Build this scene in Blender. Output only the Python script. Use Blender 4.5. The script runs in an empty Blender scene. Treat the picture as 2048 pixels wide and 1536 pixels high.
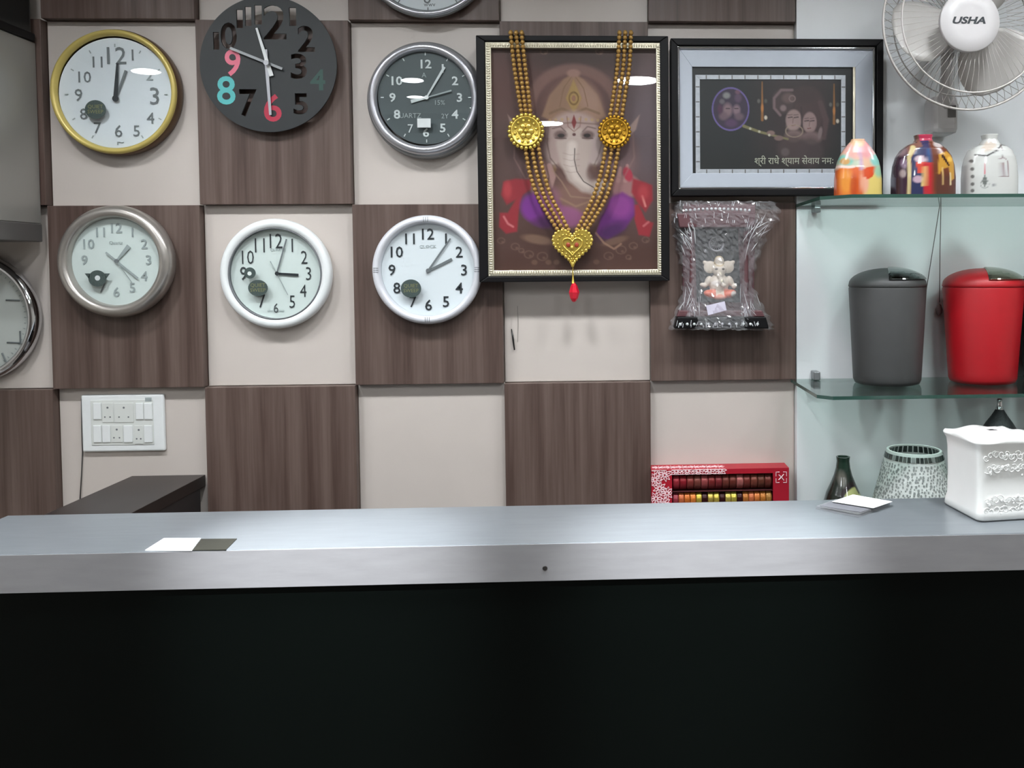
import bpy, bmesh, math, random
import numpy as np
from mathutils import Vector, Matrix, Euler
random.seed(7)
PI = math.pi
SC = bpy.context.scene
COL = SC.collection

# ------------------------------------------------------------------ camera
CAM = Vector((1.4775, -2.3207, 1.55))
ROT = Euler((1.533875, 0.007368, -0.042881), 'XYZ')
F, PX, PY = 1700.0, 1282.78, 597.02          # focal length and principal point in photo pixels
cd = bpy.data.cameras.new('camera'); cam = bpy.data.objects.new('camera', cd); COL.objects.link(cam)
cam.location = CAM; cam.rotation_euler = ROT
cd.sensor_width = 36; cd.lens = F / 2048 * 36
cd.shift_x = (1024 - PX) / 2048; cd.shift_y = (PY - 768) / 2048
cd.clip_start = 0.02
SC.camera = cam
RM = ROT.to_matrix()
def ray(u, v): return RM @ Vector(((u - PX) / F, -(v - PY) / F, -1))
def at(u, v, Y):
    d = ray(u, v); return CAM + d * ((Y - CAM.y) / d.y)
def atz(u, v, Z):
    d = ray(u, v); return CAM + d * ((Z - CAM.z) / d.z)
def atx(u, v, X):
    d = ray(u, v); return CAM + d * ((X - CAM.x) / d.x)
def scl(Y): return (Y - CAM.y) / F             # metres per photo pixel at depth Y

# ------------------------------------------------------------------ world, exposure
w = bpy.data.worlds.new('world'); SC.world = w; w.use_nodes = True
w.node_tree.nodes['Background'].inputs[0].default_value = (0.85, 0.9, 1, 1)
w.node_tree.nodes['Background'].inputs[1].default_value = 0.15
SC.view_settings.view_transform = 'Standard'; SC.view_settings.look = 'None'
SC.view_settings.exposure = 0.08; SC.view_settings.gamma = 1; SC.view_settings.use_curve_mapping = False
SC.cycles.max_bounces = 7; SC.cycles.diffuse_bounces = 4; SC.cycles.glossy_bounces = 4
SC.cycles.transparent_max_bounces = 16; SC.cycles.caustics_reflective = False; SC.cycles.caustics_refractive = False
SC.cycles.sample_clamp_indirect = 4
CEIL = 2.78
LAMP_E = 68.0; LAMP_H = 160.0                # flush lamps deeper in the shop, hooded row by the wall
LAMPS = [(-0.98, -2.70), (0.27, -2.78), (0.05, -3.85), (1.70, -3.35), (-0.50, -1.02), (0.20, -1.02), (0.92, -1.02), (1.64, -1.02), (2.36, -1.02), (3.08, -1.02), (2.9, -2.9), (1.0, -5.0), (2.6, -4.6)]

# ------------------------------------------------------------------ materials
def lin(c):
    r = []
    for x in c[:3]:
        x /= 255.0
        r.append(x / 12.92 if x <= 0.04045 else ((x + 0.055) / 1.055) ** 2.4)
    return tuple(r) + (1.0,)
MATS = {}
def M(name, rgb, rough=0.5, metal=0.0, var=0.06, scale=30.0, bump=0.0, stretch=None, spec=0.5, coat=0.0):
    if name in MATS: return MATS[name]
    m = bpy.data.materials.new(name); m.use_nodes = True; nt = m.node_tree; N = nt.nodes; L = nt.links
    b = N['Principled BSDF']; b.inputs['Roughness'].default_value = rough; b.inputs['Metallic'].default_value = metal
    b.inputs['Specular IOR Level'].default_value = spec
    b.inputs['Coat Weight'].default_value = coat; b.inputs['Coat Roughness'].default_value = 0.05
    geo = N.new('ShaderNodeNewGeometry'); mp = N.new('ShaderNodeMapping')
    L.new(geo.outputs['Position'], mp.inputs[0])
    if stretch: mp.inputs['Scale'].default_value = stretch
    nz = N.new('ShaderNodeTexNoise'); nz.inputs['Scale'].default_value = scale; nz.inputs['Detail'].default_value = 4
    L.new(mp.outputs[0], nz.inputs['Vector'])
    c = lin(rgb)
    mx = N.new('ShaderNodeMix'); mx.data_type = 'RGBA'
    mx.inputs[6].default_value = tuple(max(0, x * (1 - 2 * var)) for x in c[:3]) + (1,)
    mx.inputs[7].default_value = tuple(min(1, x * (1 + 2 * var)) for x in c[:3]) + (1,)
    L.new(nz.outputs['Fac'], mx.inputs[0]); L.new(mx.outputs[2], b.inputs['Base Color'])
    if bump:
        bp = N.new('ShaderNodeBump'); bp.inputs['Strength'].default_value = bump; bp.inputs['Distance'].default_value = 0.002
        L.new(nz.outputs['Fac'], bp.inputs['Height']); L.new(bp.outputs[0], b.inputs['Normal'])
    MATS[name] = m
    return m
def M_wood(name, dark, light):
    m = bpy.data.materials.new(name); m.use_nodes = True; nt = m.node_tree; N = nt.nodes; L = nt.links
    b = N['Principled BSDF']; b.inputs['Roughness'].default_value = 0.42; b.inputs['Specular IOR Level'].default_value = 0.4
    geo = N.new('ShaderNodeNewGeometry'); mp = N.new('ShaderNodeMapping'); mp.inputs['Scale'].default_value = (1, 1, 0.035)
    L.new(geo.outputs['Position'], mp.inputs[0])
    n1 = N.new('ShaderNodeTexNoise'); n1.inputs['Scale'].default_value = 26; n1.inputs['Detail'].default_value = 3
    n2 = N.new('ShaderNodeTexNoise'); n2.inputs['Scale'].default_value = 160; n2.inputs['Detail'].default_value = 4
    L.new(mp.outputs[0], n1.inputs[0]); L.new(mp.outputs[0], n2.inputs[0])
    ad = N.new('ShaderNodeMath'); ad.operation = 'MULTIPLY_ADD'; ad.inputs[1].default_value = 0.35
    L.new(n2.outputs['Fac'], ad.inputs[0]); L.new(n1.outputs['Fac'], ad.inputs[2])
    rp = N.new('ShaderNodeValToRGB'); rp.color_ramp.elements[0].position = 0.5; rp.color_ramp.elements[1].position = 0.85
    rp.color_ramp.elements[0].color = lin(dark); rp.color_ramp.elements[1].color = lin(light)
    L.new(ad.outputs[0], rp.inputs[0]); L.new(rp.outputs[0], b.inputs['Base Color'])
    MATS[name] = m; return m
def M_glass(name, tint=(1, 1, 1), ior=1.45, rough=0.0, dif=0.0):
    m = bpy.data.materials.new(name); m.use_nodes = True; nt = m.node_tree; N = nt.nodes; L = nt.links
    N.remove(N['Principled BSDF']); out = N['Material Output']
    tr = N.new('ShaderNodeBsdfTransparent'); tr.inputs[0].default_value = tuple(tint) + (1,)
    gl = N.new('ShaderNodeBsdfGlossy'); gl.inputs['Roughness'].default_value = rough
    fr = N.new('ShaderNodeFresnel'); gm = N.new('ShaderNodeNewGeometry'); mr = N.new('ShaderNodeMapRange')
    mr.inputs['To Min'].default_value = ior; mr.inputs['To Max'].default_value = 1 / ior      # thin sheet: same index from both sides
    L.new(gm.outputs['Backfacing'], mr.inputs['Value']); L.new(mr.outputs[0], fr.inputs[0])
    mx = N.new('ShaderNodeMixShader'); L.new(fr.outputs[0], mx.inputs[0]); L.new(tr.outputs[0], mx.inputs[1]); L.new(gl.outputs[0], mx.inputs[2])
    last = mx
    if dif:
        df = N.new('ShaderNodeBsdfDiffuse'); df.inputs[0].default_value = (0.8, 0.8, 0.82, 1)
        m2 = N.new('ShaderNodeMixShader'); m2.inputs[0].default_value = dif
        L.new(mx.outputs[0], m2.inputs[1]); L.new(df.outputs[0], m2.inputs[2]); last = m2
    L.new(last.outputs[0], out.inputs[0]); MATS[name] = m; return m
def M_emit(name, col, e):
    m = bpy.data.materials.new(name); m.use_nodes = True; nt = m.node_tree
    nt.nodes.remove(nt.nodes['Principled BSDF']); em = nt.nodes.new('ShaderNodeEmission')
    em.inputs[0].default_value = tuple(col) + (1,); em.inputs[1].default_value = e
    nt.links.new(em.outputs[0], nt.nodes['Material Output'].inputs[0]); MATS[name] = m; return m
def M_paint(name, rough=0.4, coat=0.0):
    m = bpy.data.materials.new(name); m.use_nodes = True; nt = m.node_tree; b = nt.nodes['Principled BSDF']
    a = nt.nodes.new('ShaderNodeVertexColor'); a.layer_name = 'Col'
    nt.links.new(a.outputs[0], b.inputs['Base Color']); b.inputs['Roughness'].default_value = rough
    b.inputs['Coat Weight'].default_value = coat; b.inputs['Coat Roughness'].default_value = 0.03
    MATS[name] = m; return m

m_beige = M('beige_laminate', (196, 186, 179), 0.38, var=0.02, scale=9)
m_wood = M_wood('brown_wood_laminate', (73, 56, 50), (104, 87, 80))
m_white_wall = M('white_lacquer', (228, 230, 232), 0.3, var=0.015, scale=5)
m_paintw = M('wall_paint', (205, 200, 192), 0.8, var=0.02, scale=6)
m_ceil = M('ceiling_paint', (225, 225, 222), 0.85, var=0.01, scale=4)
m_floor = M('floor_tile', (104, 98, 92), 0.25, var=0.05, scale=3)
m_top = M('brushed_grey_laminate', (134, 139, 144), 0.28, 0.4, var=0.05, scale=22, bump=0.12, stretch=(0.5, 2.5, 1))
m_edge = M('brushed_edge_laminate', (158, 157, 160), 0.4, 0.35, var=0.06, scale=24, bump=0.15, stretch=(0.5, 1, 2.5))
m_black = M('gloss_black_laminate', (3, 6, 5), 0.4, var=0.1, scale=5, spec=0.12)
m_blackm = M('black_moulding', (12, 10, 12), 0.5, var=0.1, scale=40, spec=0.2)
m_darktop = M('dark_brown_laminate', (40, 33, 31), 0.4, var=0.08, scale=14)
m_greycab = M('grey_laminate', (150, 147, 142), 0.35, 0.2, var=0.04, scale=4)
m_greydk = M('dark_grey_trim', (100, 97, 95), 0.4, 0.2, var=0.04, scale=8)
m_white = M('white_plastic', (226, 228, 228), 0.35, var=0.015)
m_offw = M('off_white_plastic', (212, 214, 210), 0.4, var=0.015)
m_gapgrey = M('dark_gap', (110, 112, 115), 0.6)  # plain mid grey for a clock's inner ring and the socket holes
m_ceramic = M('white_ceramic', (240, 240, 238), 0.22, var=0.01, coat=0.3)
m_silver = M('silver_plastic', (190, 190, 196), 0.28, 0.7, var=0.03, scale=20)
m_silverdk = M('grey_silver_body', (140, 142, 144), 0.4, 0.6, var=0.04)
m_pewter = M('pewter_metal', (178, 172, 166), 0.3, 0.75, var=0.05, scale=60)
m_chrome = M('chrome', (205, 205, 208), 0.1, 1.0, var=0.02)
m_gold = M('gold_metal', (228, 198, 96), 0.28, 0.85, var=0.12, scale=120)
m_goldd = M('gold_bead', (166, 128, 66), 0.42, 0.3, var=0.1, scale=160)
m_goldrim = M('gold_yellow_rim', (196, 176, 100), 0.35, 0.2, var=0.08, scale=12)
m_brass = M('dark_bronze_body', (95, 72, 52), 0.35, 0.5, var=0.08)
m_dialw = M('white_dial', (226, 230, 234), 0.6, var=0.01)
m_dialgreen = M('pale_green_dial', (216, 224, 220), 0.6, var=0.01)
m_dialgrey = M('dark_grey_dial', (72, 80, 82), 0.5, var=0.05, scale=18)
m_ink = M('black_ink', (40, 44, 48), 0.5)
m_inkg = M('grey_ink', (112, 116, 118), 0.5)
m_inkl = M('light_grey_ink', (158, 166, 166), 0.5)
m_inkw = M('white_ink', (205, 210, 210), 0.5)
m_sticker = M('dark_green_sticker', (74, 86, 84), 0.35, 0.2, var=0.2, scale=300)
m_stickgold = M('sticker_gold_print', (140, 140, 96), 0.35, 0.4)
m_cbl = M('matt_black_board', (30, 33, 35), 0.5, var=0.05)
m_pink = M('pink_acrylic', (222, 112, 134), 0.4)
m_teal = M('teal_acrylic', (84, 178, 178), 0.4)
m_red6 = M('crimson_acrylic', (176, 40, 66), 0.4)
m_dkgreen = M('dark_green_acrylic', (30, 66, 58), 0.4)
m_red = M('red_matt_plastic', (166, 14, 26), 0.45, var=0.03)
m_grey = M('charcoal_matt_plastic', (62, 62, 62), 0.5, var=0.04)
m_blackpl = M('black_plastic', (20, 22, 22), 0.4)
m_pglass = M_glass('picture_glass', (0.97, 0.97, 0.97), 1.5)
m_cglass = M_glass('clock_glass', (0.95, 0.97, 0.97), 1.45)
m_sglass = M_glass('shelf_glass', (0.78, 0.87, 0.84), 1.5)
m_sedge = M('green_glass_edge', (46, 74, 66), 0.15, var=0.1, scale=10)
m_wrap = M_glass('clear_wrap', (0.95, 0.92, 0.95), 1.6, 0.10, 0.14)
m_acry = M_glass('clear_acrylic', (0.75, 0.76, 0.78), 1.5, 0.05, 0.15)

# ------------------------------------------------------------------ object helpers
def tag(o, label=None, cat=None, group=None, kind=None):
    if label: o['label'] = label
    if cat: o['category'] = cat
    if group: o['group'] = group
    if kind: o['kind'] = kind
    return o
def thing(name, loc, label, cat, group=None, rot=(0, 0, 0)):
    o = bpy.data.objects.new(name, None); COL.objects.link(o); o.location = loc; o.rotation_euler = rot
    o.empty_display_size = 0.02
    return tag(o, label, cat, group)
def link(name, me, mats, parent=None, loc=(0, 0, 0), rot=(0, 0, 0), bevel=0, smooth=False):
    o = bpy.data.objects.new(name, me); COL.objects.link(o)
    if not isinstance(mats, (list, tuple)): mats = [mats]
    if not me.materials:
        for m in mats: me.materials.append(m)
    o.parent = parent; o.location = loc; o.rotation_euler = rot
    if smooth:
        for p in me.polygons: p.use_smooth = True
    if bevel:
        b = o.modifiers.new('bevel', 'BEVEL'); b.width = bevel; b.segments = 2; b.limit_method = 'ANGLE'
    return o
class MB:
    def __init__(s): s.v = []; s.f = []; s.mi = []
    def add(s, vs, fs, mi=0):
        n = len(s.v); s.v += [tuple(v) for v in vs]; s.f += [tuple(i + n for i in f) for f in fs]; s.mi += [mi] * len(fs); return s
    def box(s, x0, x1, y0, y1, z0, z1, mi=0):
        x0, x1 = sorted((x0, x1)); y0, y1 = sorted((y0, y1)); z0, z1 = sorted((z0, z1))
        return s.add([(x0, y0, z0), (x1, y0, z0), (x1, y1, z0), (x0, y1, z0), (x0, y0, z1), (x1, y0, z1), (x1, y1, z1), (x0, y1, z1)],
                     [(0, 3, 2, 1), (4, 5, 6, 7), (0, 1, 5, 4), (1, 2, 6, 5), (2, 3, 7, 6), (3, 0, 4, 7)], mi)
    def prism(s, poly, y0, y1, mi=0):
        """poly in (x,z), extruded along y (front at the smaller y)"""
        y0, y1 = sorted((y0, y1)); n = len(poly)
        a = sum(poly[i][0] * poly[(i + 1) % n][1] - poly[(i + 1) % n][0] * poly[i][1] for i in range(n))
        if a < 0: poly = poly[::-1]
        vs = [(x, y0, z) for x, z in poly] + [(x, y1, z) for x, z in poly]
        fs = [tuple(range(n)), tuple(range(2 * n - 1, n - 1, -1))] + [(i, i + n, (i + 1) % n + n, (i + 1) % n) for i in range(n)]
        return s.add(vs, fs, mi)
    def slab(s, poly, z0, z1, mi=0):
        n = len(poly)
        a = sum(poly[i][0] * poly[(i + 1) % n][1] - poly[(i + 1) % n][0] * poly[i][1] for i in range(n))
        if a < 0: poly = poly[::-1]
        vs = [(x, y, z0) for x, y in poly] + [(x, y, z1) for x, y in poly]
        fs = [tuple(range(n - 1, -1, -1)), tuple(range(n, 2 * n))] + [(i, (i + 1) % n, (i + 1) % n + n, i + n) for i in range(n)]
        return s.add(vs, fs, mi)
    def lathe(s, prof, n=48, axis='y', mi=0, c=(0, 0, 0), closed=False):
        """prof: list of (r, h); axis y: h towards the viewer (-y); axis z: h upwards"""
        vs = []; m = len(prof)
        for r, h in prof:
            r = max(r, 1e-5)
            for k in range(n):
                a = 2 * PI * k / n
                if axis == 'y': vs.append((c[0] + r * math.cos(a), c[1] - h, c[2] + r * math.sin(a)))
                else: vs.append((c[0] + r * math.cos(a), c[1] + r * math.sin(a), c[2] + h))
        fs = []
        for j in range(m if closed else m - 1):
            j2 = (j + 1) % m
            for k in range(n):
                k2 = (k + 1) % n; fs.append((j * n + k, j * n + k2, j2 * n + k2, j2 * n + k))
        return s.add(vs, fs, mi)
    def tube(s, pts, r, n=6, mi=0, closed=False):
        pts = [Vector(p) for p in pts]; m = len(pts); vs = []; rr = r if isinstance(r, (list, tuple)) else [r] * m
        up = Vector((0, 1, 0.013))
        for i, p in enumerate(pts):
            if closed: t = pts[(i + 1) % m] - pts[i - 1]
            else: t = pts[min(i + 1, m - 1)] - pts[max(i - 1, 0)]
            t.normalize(); u_ = up if abs(t.dot(up)) < 0.95 else Vector((1, 0, 0))
            a = t.cross(u_).normalized(); b = t.cross(a).normalized()
            for k in range(n):
                q = 2 * PI * k / n; vs.append(p + a * (rr[i] * math.cos(q)) + b * (rr[i] * math.sin(q)))
        fs = []
        for i in range(m if closed else m - 1):
            i2 = (i + 1) % m
            for k in range(n): fs.append((i * n + k, i * n + (k + 1) % n, i2 * n + (k + 1) % n, i2 * n + k))
        if not closed: fs += [tuple(range(n - 1, -1, -1)), tuple(range((m - 1) * n, m * n))]
        return s.add(vs, fs, mi)
    def ball(s, c, r, n=8, m=6, mi=0, sc=(1, 1, 1)):
        vs = [(c[0], c[1], c[2] + r * sc[2])]
        for j in range(1, m):
            t = PI * j / m
            for k in range(n):
                a = 2 * PI * k / n; vs.append((c[0] + r * sc[0] * math.sin(t) * math.cos(a), c[1] + r * sc[1] * math.sin(t) * math.sin(a), c[2] + r * sc[2] * math.cos(t)))
        vs.append((c[0], c[1], c[2] - r * sc[2])); fs = []
        for k in range(n): fs.append((0, 1 + k, 1 + (k + 1) % n))
        for j in range(m - 2):
            for k in range(n): fs.append((1 + j * n + k, 1 + (j + 1) * n + k, 1 + (j + 1) * n + (k + 1) % n, 1 + j * n + (k + 1) % n))
        L_ = len(vs) - 1
        for k in range(n): fs.append((1 + (m - 2) * n + k, L_, 1 + (m - 2) * n + (k + 1) % n))
        return s.add(vs, fs, mi)
    def mesh(s, name):
        me = bpy.data.meshes.new(name); me.from_pydata(s.v, [], s.f)
        if any(s.mi): me.polygons.foreach_set('material_index', s.mi)
        bm = bmesh.new(); bm.from_mesh(me); bmesh.ops.recalc_face_normals(bm, faces=bm.faces); bm.to_mesh(me); bm.free()
        me.update(); return me
    def build(s, name, mats, parent=None, **k): return link(name, s.mesh(name), mats, parent, **k)
def frame_ring(mb, x0, x1, z0, z1, w, y0, y1, mi=0, wb=None):
    """rectangular ring of width w (mitred), front y0, back y1"""
    wb = w if wb is None else wb
    o = [(x0, z0), (x1, z0), (x1, z1), (x0, z1)]; i = [(x0 + w, z0 + wb), (x1 - w, z0 + wb), (x1 - w, z1 - wb), (x0 + w, z1 - wb)]
    for k in range(4):
        a, b = k, (k + 1) % 4
        mb.prism([o[a], o[b], i[b], i[a]], y0, y1, mi)
    return mb
def ellipse(cx, cz, rx, rz, n=28, rot=0):
    c, s_ = math.cos(rot), math.sin(rot)
    return [(cx + rx * math.cos(2 * PI * k / n) * c - rz * math.sin(2 * PI * k / n) * s_, cz + rx * math.cos(2 * PI * k / n) * s_ + rz * math.sin(2 * PI * k / n) * c) for k in range(n)]
def text_mesh(body, size, depth=0.0006, offset=0.0, shear=0.0, res=3):
    c = bpy.data.curves.new('text', 'FONT'); c.body = body; c.size = size; c.align_x = 'CENTER'; c.align_y = 'CENTER'
    c.extrude = depth / 2; c.offset = offset; c.shear = shear; c.resolution_u = res
    o = bpy.data.objects.new('text', c); COL.objects.link(o)
    dg = bpy.context.evaluated_depsgraph_get(); dg.update()
    me = bpy.data.meshes.new_from_object(o.evaluated_get(dg))
    bpy.data.objects.remove(o); bpy.data.curves.remove(c)
    # glyph bounding box centred on the origin
    if len(me.vertices):
        co = np.empty(len(me.vertices) * 3, np.float32); me.vertices.foreach_get('co', co); co = co.reshape(-1, 3)
        mid = (co.max(0) + co.min(0)) / 2; co[:, 0] -= mid[0]; co[:, 1] -= mid[1]; me.vertices.foreach_set('co', co.ravel()); me.update()
    return me
def text(name, body, size, mat, parent, x, y, z, sx=1.0, **k):
    me = text_mesh(body, size, **k)
    o = link(name, me, mat, parent, loc=(x, y, z), rot=(PI / 2, 0, 0)); o.scale = (sx, 1, 1); return o

# ------------------------------------------------------------------ painter: evaluates soft shapes at points (photo-like prints on flat or curved things)
class Paint:
    def __init__(s, X, Y, base): s.X = X; s.Y = Y; s.c = np.tile(np.array(lin(base)[:3], np.float32), (len(X), 1))
    def blend(s, a, col):
        s.c += a[:, None] * (np.array(lin(col)[:3], np.float32) - s.c)
    def ell(s, cx, cy, rx, ry, col, rot=0, soft=0.15, al=1.0):
        c, q = math.cos(math.radians(rot)), math.sin(math.radians(rot)); dx = s.X - cx; dy = s.Y - cy
        d = np.sqrt(((dx * c + dy * q) / rx) ** 2 + ((-dx * q + dy * c) / ry) ** 2)
        s.blend(al * np.clip((1 - d) / soft + 0.5, 0, 1), col)
    def ring(s, cx, cy, rx, ry, w, col, soft=1.0, al=1.0, ymax=1e9):
        d = np.abs(np.sqrt(((s.X - cx) / rx) ** 2 + ((s.Y - cy) / ry) ** 2) - 1) * min(rx, ry)
        s.blend(al * np.clip((w / 2 - d) / soft + 0.5, 0, 1) * (s.Y < ymax), col)
    def line(s, pts, w, col, soft=1.0, al=1.0):
        best = np.full(len(s.X), 1e9, np.float32)
        ws = w if isinstance(w, (list, tuple)) else [w] * len(pts)
        for i in range(len(pts) - 1):
            (ax, ay), (bx, by) = pts[i], pts[i + 1]; vx, vy = bx - ax, by - ay; l2 = vx * vx + vy * vy + 1e-9
            t = np.clip(((s.X - ax) * vx + (s.Y - ay) * vy) / l2, 0, 1)
            d = np.hypot(s.X - ax - t * vx, s.Y - ay - t * vy) - (ws[i] + (ws[i + 1] - ws[i]) * t) / 2
            best = np.minimum(best, d)
        s.blend(al * np.clip(-best / soft + 0.5, 0, 1), col)
    def poly(s, pts, col, soft=1.0, al=1.0):
        ins = np.zeros(len(s.X), bool); best = np.full(len(s.X), 1e9, np.float32); n = len(pts)
        for i in range(n):
            (ax, ay), (bx, by) = pts[i], pts[(i + 1) % n]
            if ay != by:
                ins ^= ((ay > s.Y) != (by > s.Y)) & (s.X < (bx - ax) * (s.Y - ay) / (by - ay) + ax)
            vx, vy = bx - ax, by - ay; l2 = vx * vx + vy * vy + 1e-9; t = np.clip(((s.X - ax) * vx + (s.Y - ay) * vy) / l2, 0, 1)
            best = np.minimum(best, np.hypot(s.X - ax - t * vx, s.Y - ay - t * vy))
        s.blend(al * np.clip(np.where(ins, best, -best) / soft + 0.5, 0, 1), col)
def smoothn(seed, X, Y, sc):
    r = np.random.RandomState(seed); o = np.zeros(len(X))
    for k in range(6):
        a, b, p = r.uniform(-1, 1), r.uniform(-1, 1), r.uniform(0, 6.28); o += np.sin((a * X + b * Y) * sc * (1 + k * .6) + p) / (1 + .5 * k)
    return o / 3
def set_cols(me, c):
    a = me.color_attributes.new('Col', 'FLOAT_COLOR', 'POINT')
    a.data.foreach_set('color', np.hstack([c, np.ones((len(c), 1))]).astype(np.float32).ravel())
def painted_grid(name, px0, px1, py0, py1, nx, ny, Y, painter, base, parent, mat, origin):
    """flat print between photo-pixel bounds, lying on the plane Y"""
    c = [at(px0, py0, Y), at(px1, py0, Y), at(px1, py1, Y), at(px0, py1, Y)]
    xs = [(c[0].x + c[3].x) / 2, (c[1].x + c[2].x) / 2]; zs = [(c[0].z + c[1].z) / 2, (c[2].z + c[3].z) / 2]
    U, V = np.meshgrid(np.linspace(0, 1, nx), np.linspace(0, 1, ny)); U = U.ravel(); V = V.ravel()
    co = np.stack([xs[0] + (xs[1] - xs[0]) * U - origin[0], np.full(nx * ny, Y - origin[1]), zs[0] + (zs[1] - zs[0]) * V - origin[2]], 1)
    i = np.arange((nx - 1) * (ny - 1)); r, q = i // (nx - 1), i % (nx - 1); a = r * nx + q
    fa = np.stack([a, a + nx, a + nx + 1, a + 1], 1)
    me = bpy.data.meshes.new(name); me.from_pydata(co.tolist(), [], fa.tolist())
    P = Paint(px0 + (px1 - px0) * U, py0 + (py1 - py0) * V, base); painter(P); set_cols(me, np.clip(P.c ** getattr(P, 'pw', 1) * getattr(P, 'gain', 1), 0, 1))
    return link(name, me, mat, parent)

# ================================================================== ROOM
YW = 0.027                                     # beige wall plane; brown panel fronts lie at y = 0
def structure(o): o['kind'] = 'structure'; return o
XL, XR, YB = -1.6, 3.9, -5.9
structure(MB().box(XL, XR, YW + 0.004, YW + 0.15, 0, CEIL).build('wall_back', m_paintw))
wall_back = bpy.data.objects['wall_back']
structure(MB().box(XL - .1, XL, YB, YW + .1, 0, CEIL).build('wall_left', m_paintw))
structure(MB().box(XR, XR + .1, YB, YW + .1, 0, CEIL).build('wall_right', m_paintw))
structure(MB().box(XL, XR, YB - .1, YB, 0, CEIL).build('wall_front', M('far_wall_paint', (112, 104, 98), .8, var=.03, scale=5)))
structure(MB().box(XL - .1, XR + .1, YB - .1, YW + .15, -0.1, 0).build('floor', m_floor))
structure(MB().box(XL - .1, XR + .1, YB - .1, YW + .15, CEIL, CEIL + .1).build('ceiling', m_ceil))
# chequered panelling: every panel is a piece of the wall
Z0, H, W = 2.2133, 0.48869, 0.40
def gx(i): return {0: 0.004, 5: 2.003}.get(i, i * W)
for j in range(-2, 5):
    for i in range(-4, 5):
        zt = Z0 - j * H; zb = zt - H
        if zt > CEIL: zt = CEIL - .002
        if zb < 0.02: zb = 0.02
        if zt - zb < .05: continue
        if (i + j) % 2 == 1 or (i + j) % 2 == -1:
            MB().box(gx(i) + .0008, gx(i + 1) - .0008, 0, YW + 0.003, zb + .0008, zt - .0008).build('wood_panel', m_wood, wall_back, bevel=0.0012)
        else:
            MB().box(gx(i) + .0006, gx(i + 1) - .0006, YW - .001, YW + 0.0038, zb + .0006, zt - .0006).build('beige_panel', m_beige, wall_back, bevel=0.0005)
MB().box(2.005, XR, 0.001, YW + .003, 0.02, CEIL - .002).build('white_panel', m_white_wall, wall_back, bevel=0.001)

# ceiling lamps
m_lamp = M_emit('lamp_diffuser', (0.92, 0.97, 1.0), LAMP_E); m_lamph = M_emit('hooded_diffuser', (0.92, 0.97, 1.0), LAMP_H)
m_skirt = M('added_skirt', (120, 120, 120), .6)
for k, (x, y) in enumerate(LAMPS):
    hooded = y > -2; LR = .12 if hooded else .14
    t = thing('ceiling_light', (x, y, CEIL), 'round ceiling light with an added hood, in the row nearest the clock wall' if hooded else 'round flush ceiling light reflected in the glass of the clocks', 'light', 'hooded ceiling lights' if hooded else 'flush ceiling lights')
    dp = -.088 if hooded else -.02  # deep hood added to keep this row's light off the upper wall
    MB().lathe([(LR + .016, 0), (LR + .016, dp + .002), (LR + .012, dp), (LR + .002, dp), (LR + .002, -.001)], 40, 'z').build('rim', m_skirt if hooded else m_white, t, smooth=True)
    MB().lathe([(0, -.014), (LR, -.014), (LR, -.004), (0, -.004)], 40, 'z').build('diffuser', m_lamph if hooded else m_lamp, t)

# two recessed spotlights over the counter
for k, (x, tx) in enumerate(((0.93, 0.95), (1.70, 1.68))):
    t = thing('spotlight', (x, -1.65, CEIL), 'small recessed spotlight in the ceiling over the ' + ('left' if k == 0 else 'right') + ' half of the counter', 'light')
    MB().lathe([(.045, 0), (.045, -.006), (.034, -.008), (.03, .0), (.03, -.001)], 32, 'z').build('rim', m_white, t, smooth=True)
    ld = bpy.data.lights.new('spot_beam', 'SPOT'); ld.energy = 620; ld.spot_size = math.radians(20); ld.spot_blend = 1.0; ld.shadow_soft_size = .03; ld.color = (.93, .97, 1)
    lo = bpy.data.objects.new('spot_beam', ld); COL.objects.link(lo); lo.parent = t; lo.location = (0, 0, -.012)
    lo.rotation_euler = Vector((tx - x, -.74 + 1.65, 1.02 - CEIL)).to_track_quat('-Z', 'Y').to_euler()

# ================================================================== COUNTER
ZC = 1.04
t = thing('reception_counter', (1.6, -0.63, 0), 'long service counter with a brushed grey top and plain black front', 'counter')
o = t.location
fl = atz(20, 1029, ZC)
x0c = fl.x
def rel(P, o): return (P[0] - o[0], P[1] - o[1], P[2] - o[2])
y_n, y_f = -0.757, -0.503
MB().box(x0c - o.x, 3.6 - o.x, y_n + .001 - o.y, y_f - o.y, ZC - .070, ZC).build('counter_top', m_top, t, bevel=0.0015)
MB().box(x0c - o.x, 3.6 - o.x, y_n - .001 - o.y, y_n + .0008 - o.y, ZC - .0705, ZC - .0015).build('edge_band', m_edge, t)
MB().box(x0c - .0 - o.x, 3.6 - o.x, y_n + .006 - o.y, y_n + .03 - o.y, 0.09, ZC - .0702).build('front_panel', m_black, t, bevel=0.001)
MB().box(x0c - o.x + .02, 3.58 - o.x, y_n + .05 - o.y, y_f - .02 - o.y, 0.0, 0.088).build('plinth', m_black, t)
MB().box(x0c - o.x, x0c + .03 - o.x, y_n + .032 - o.y, y_f - .01 - o.y, 0.09, ZC - .0702).build('end_panel', m_black, t)
MB().box(3.57 - o.x, 3.6 - o.x, y_n + .032 - o.y, y_f - .01 - o.y, 0.09, ZC - .0702).build('end_panel', m_black, t)
p = at(1090, 1136, y_n)
MB().lathe([(0, 0), (.004, 0), (.0046, -.0008), (.0046, -.0016)], 16, 'y').build('screw_cap', M('dull_brown', (36, 32, 30), .6), t, loc=(p.x - o.x, y_n - .0024 - o.y, p.z - o.z))
bpy.data.objects['screw_cap'].rotation_euler = (0, 0, 0)

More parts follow.
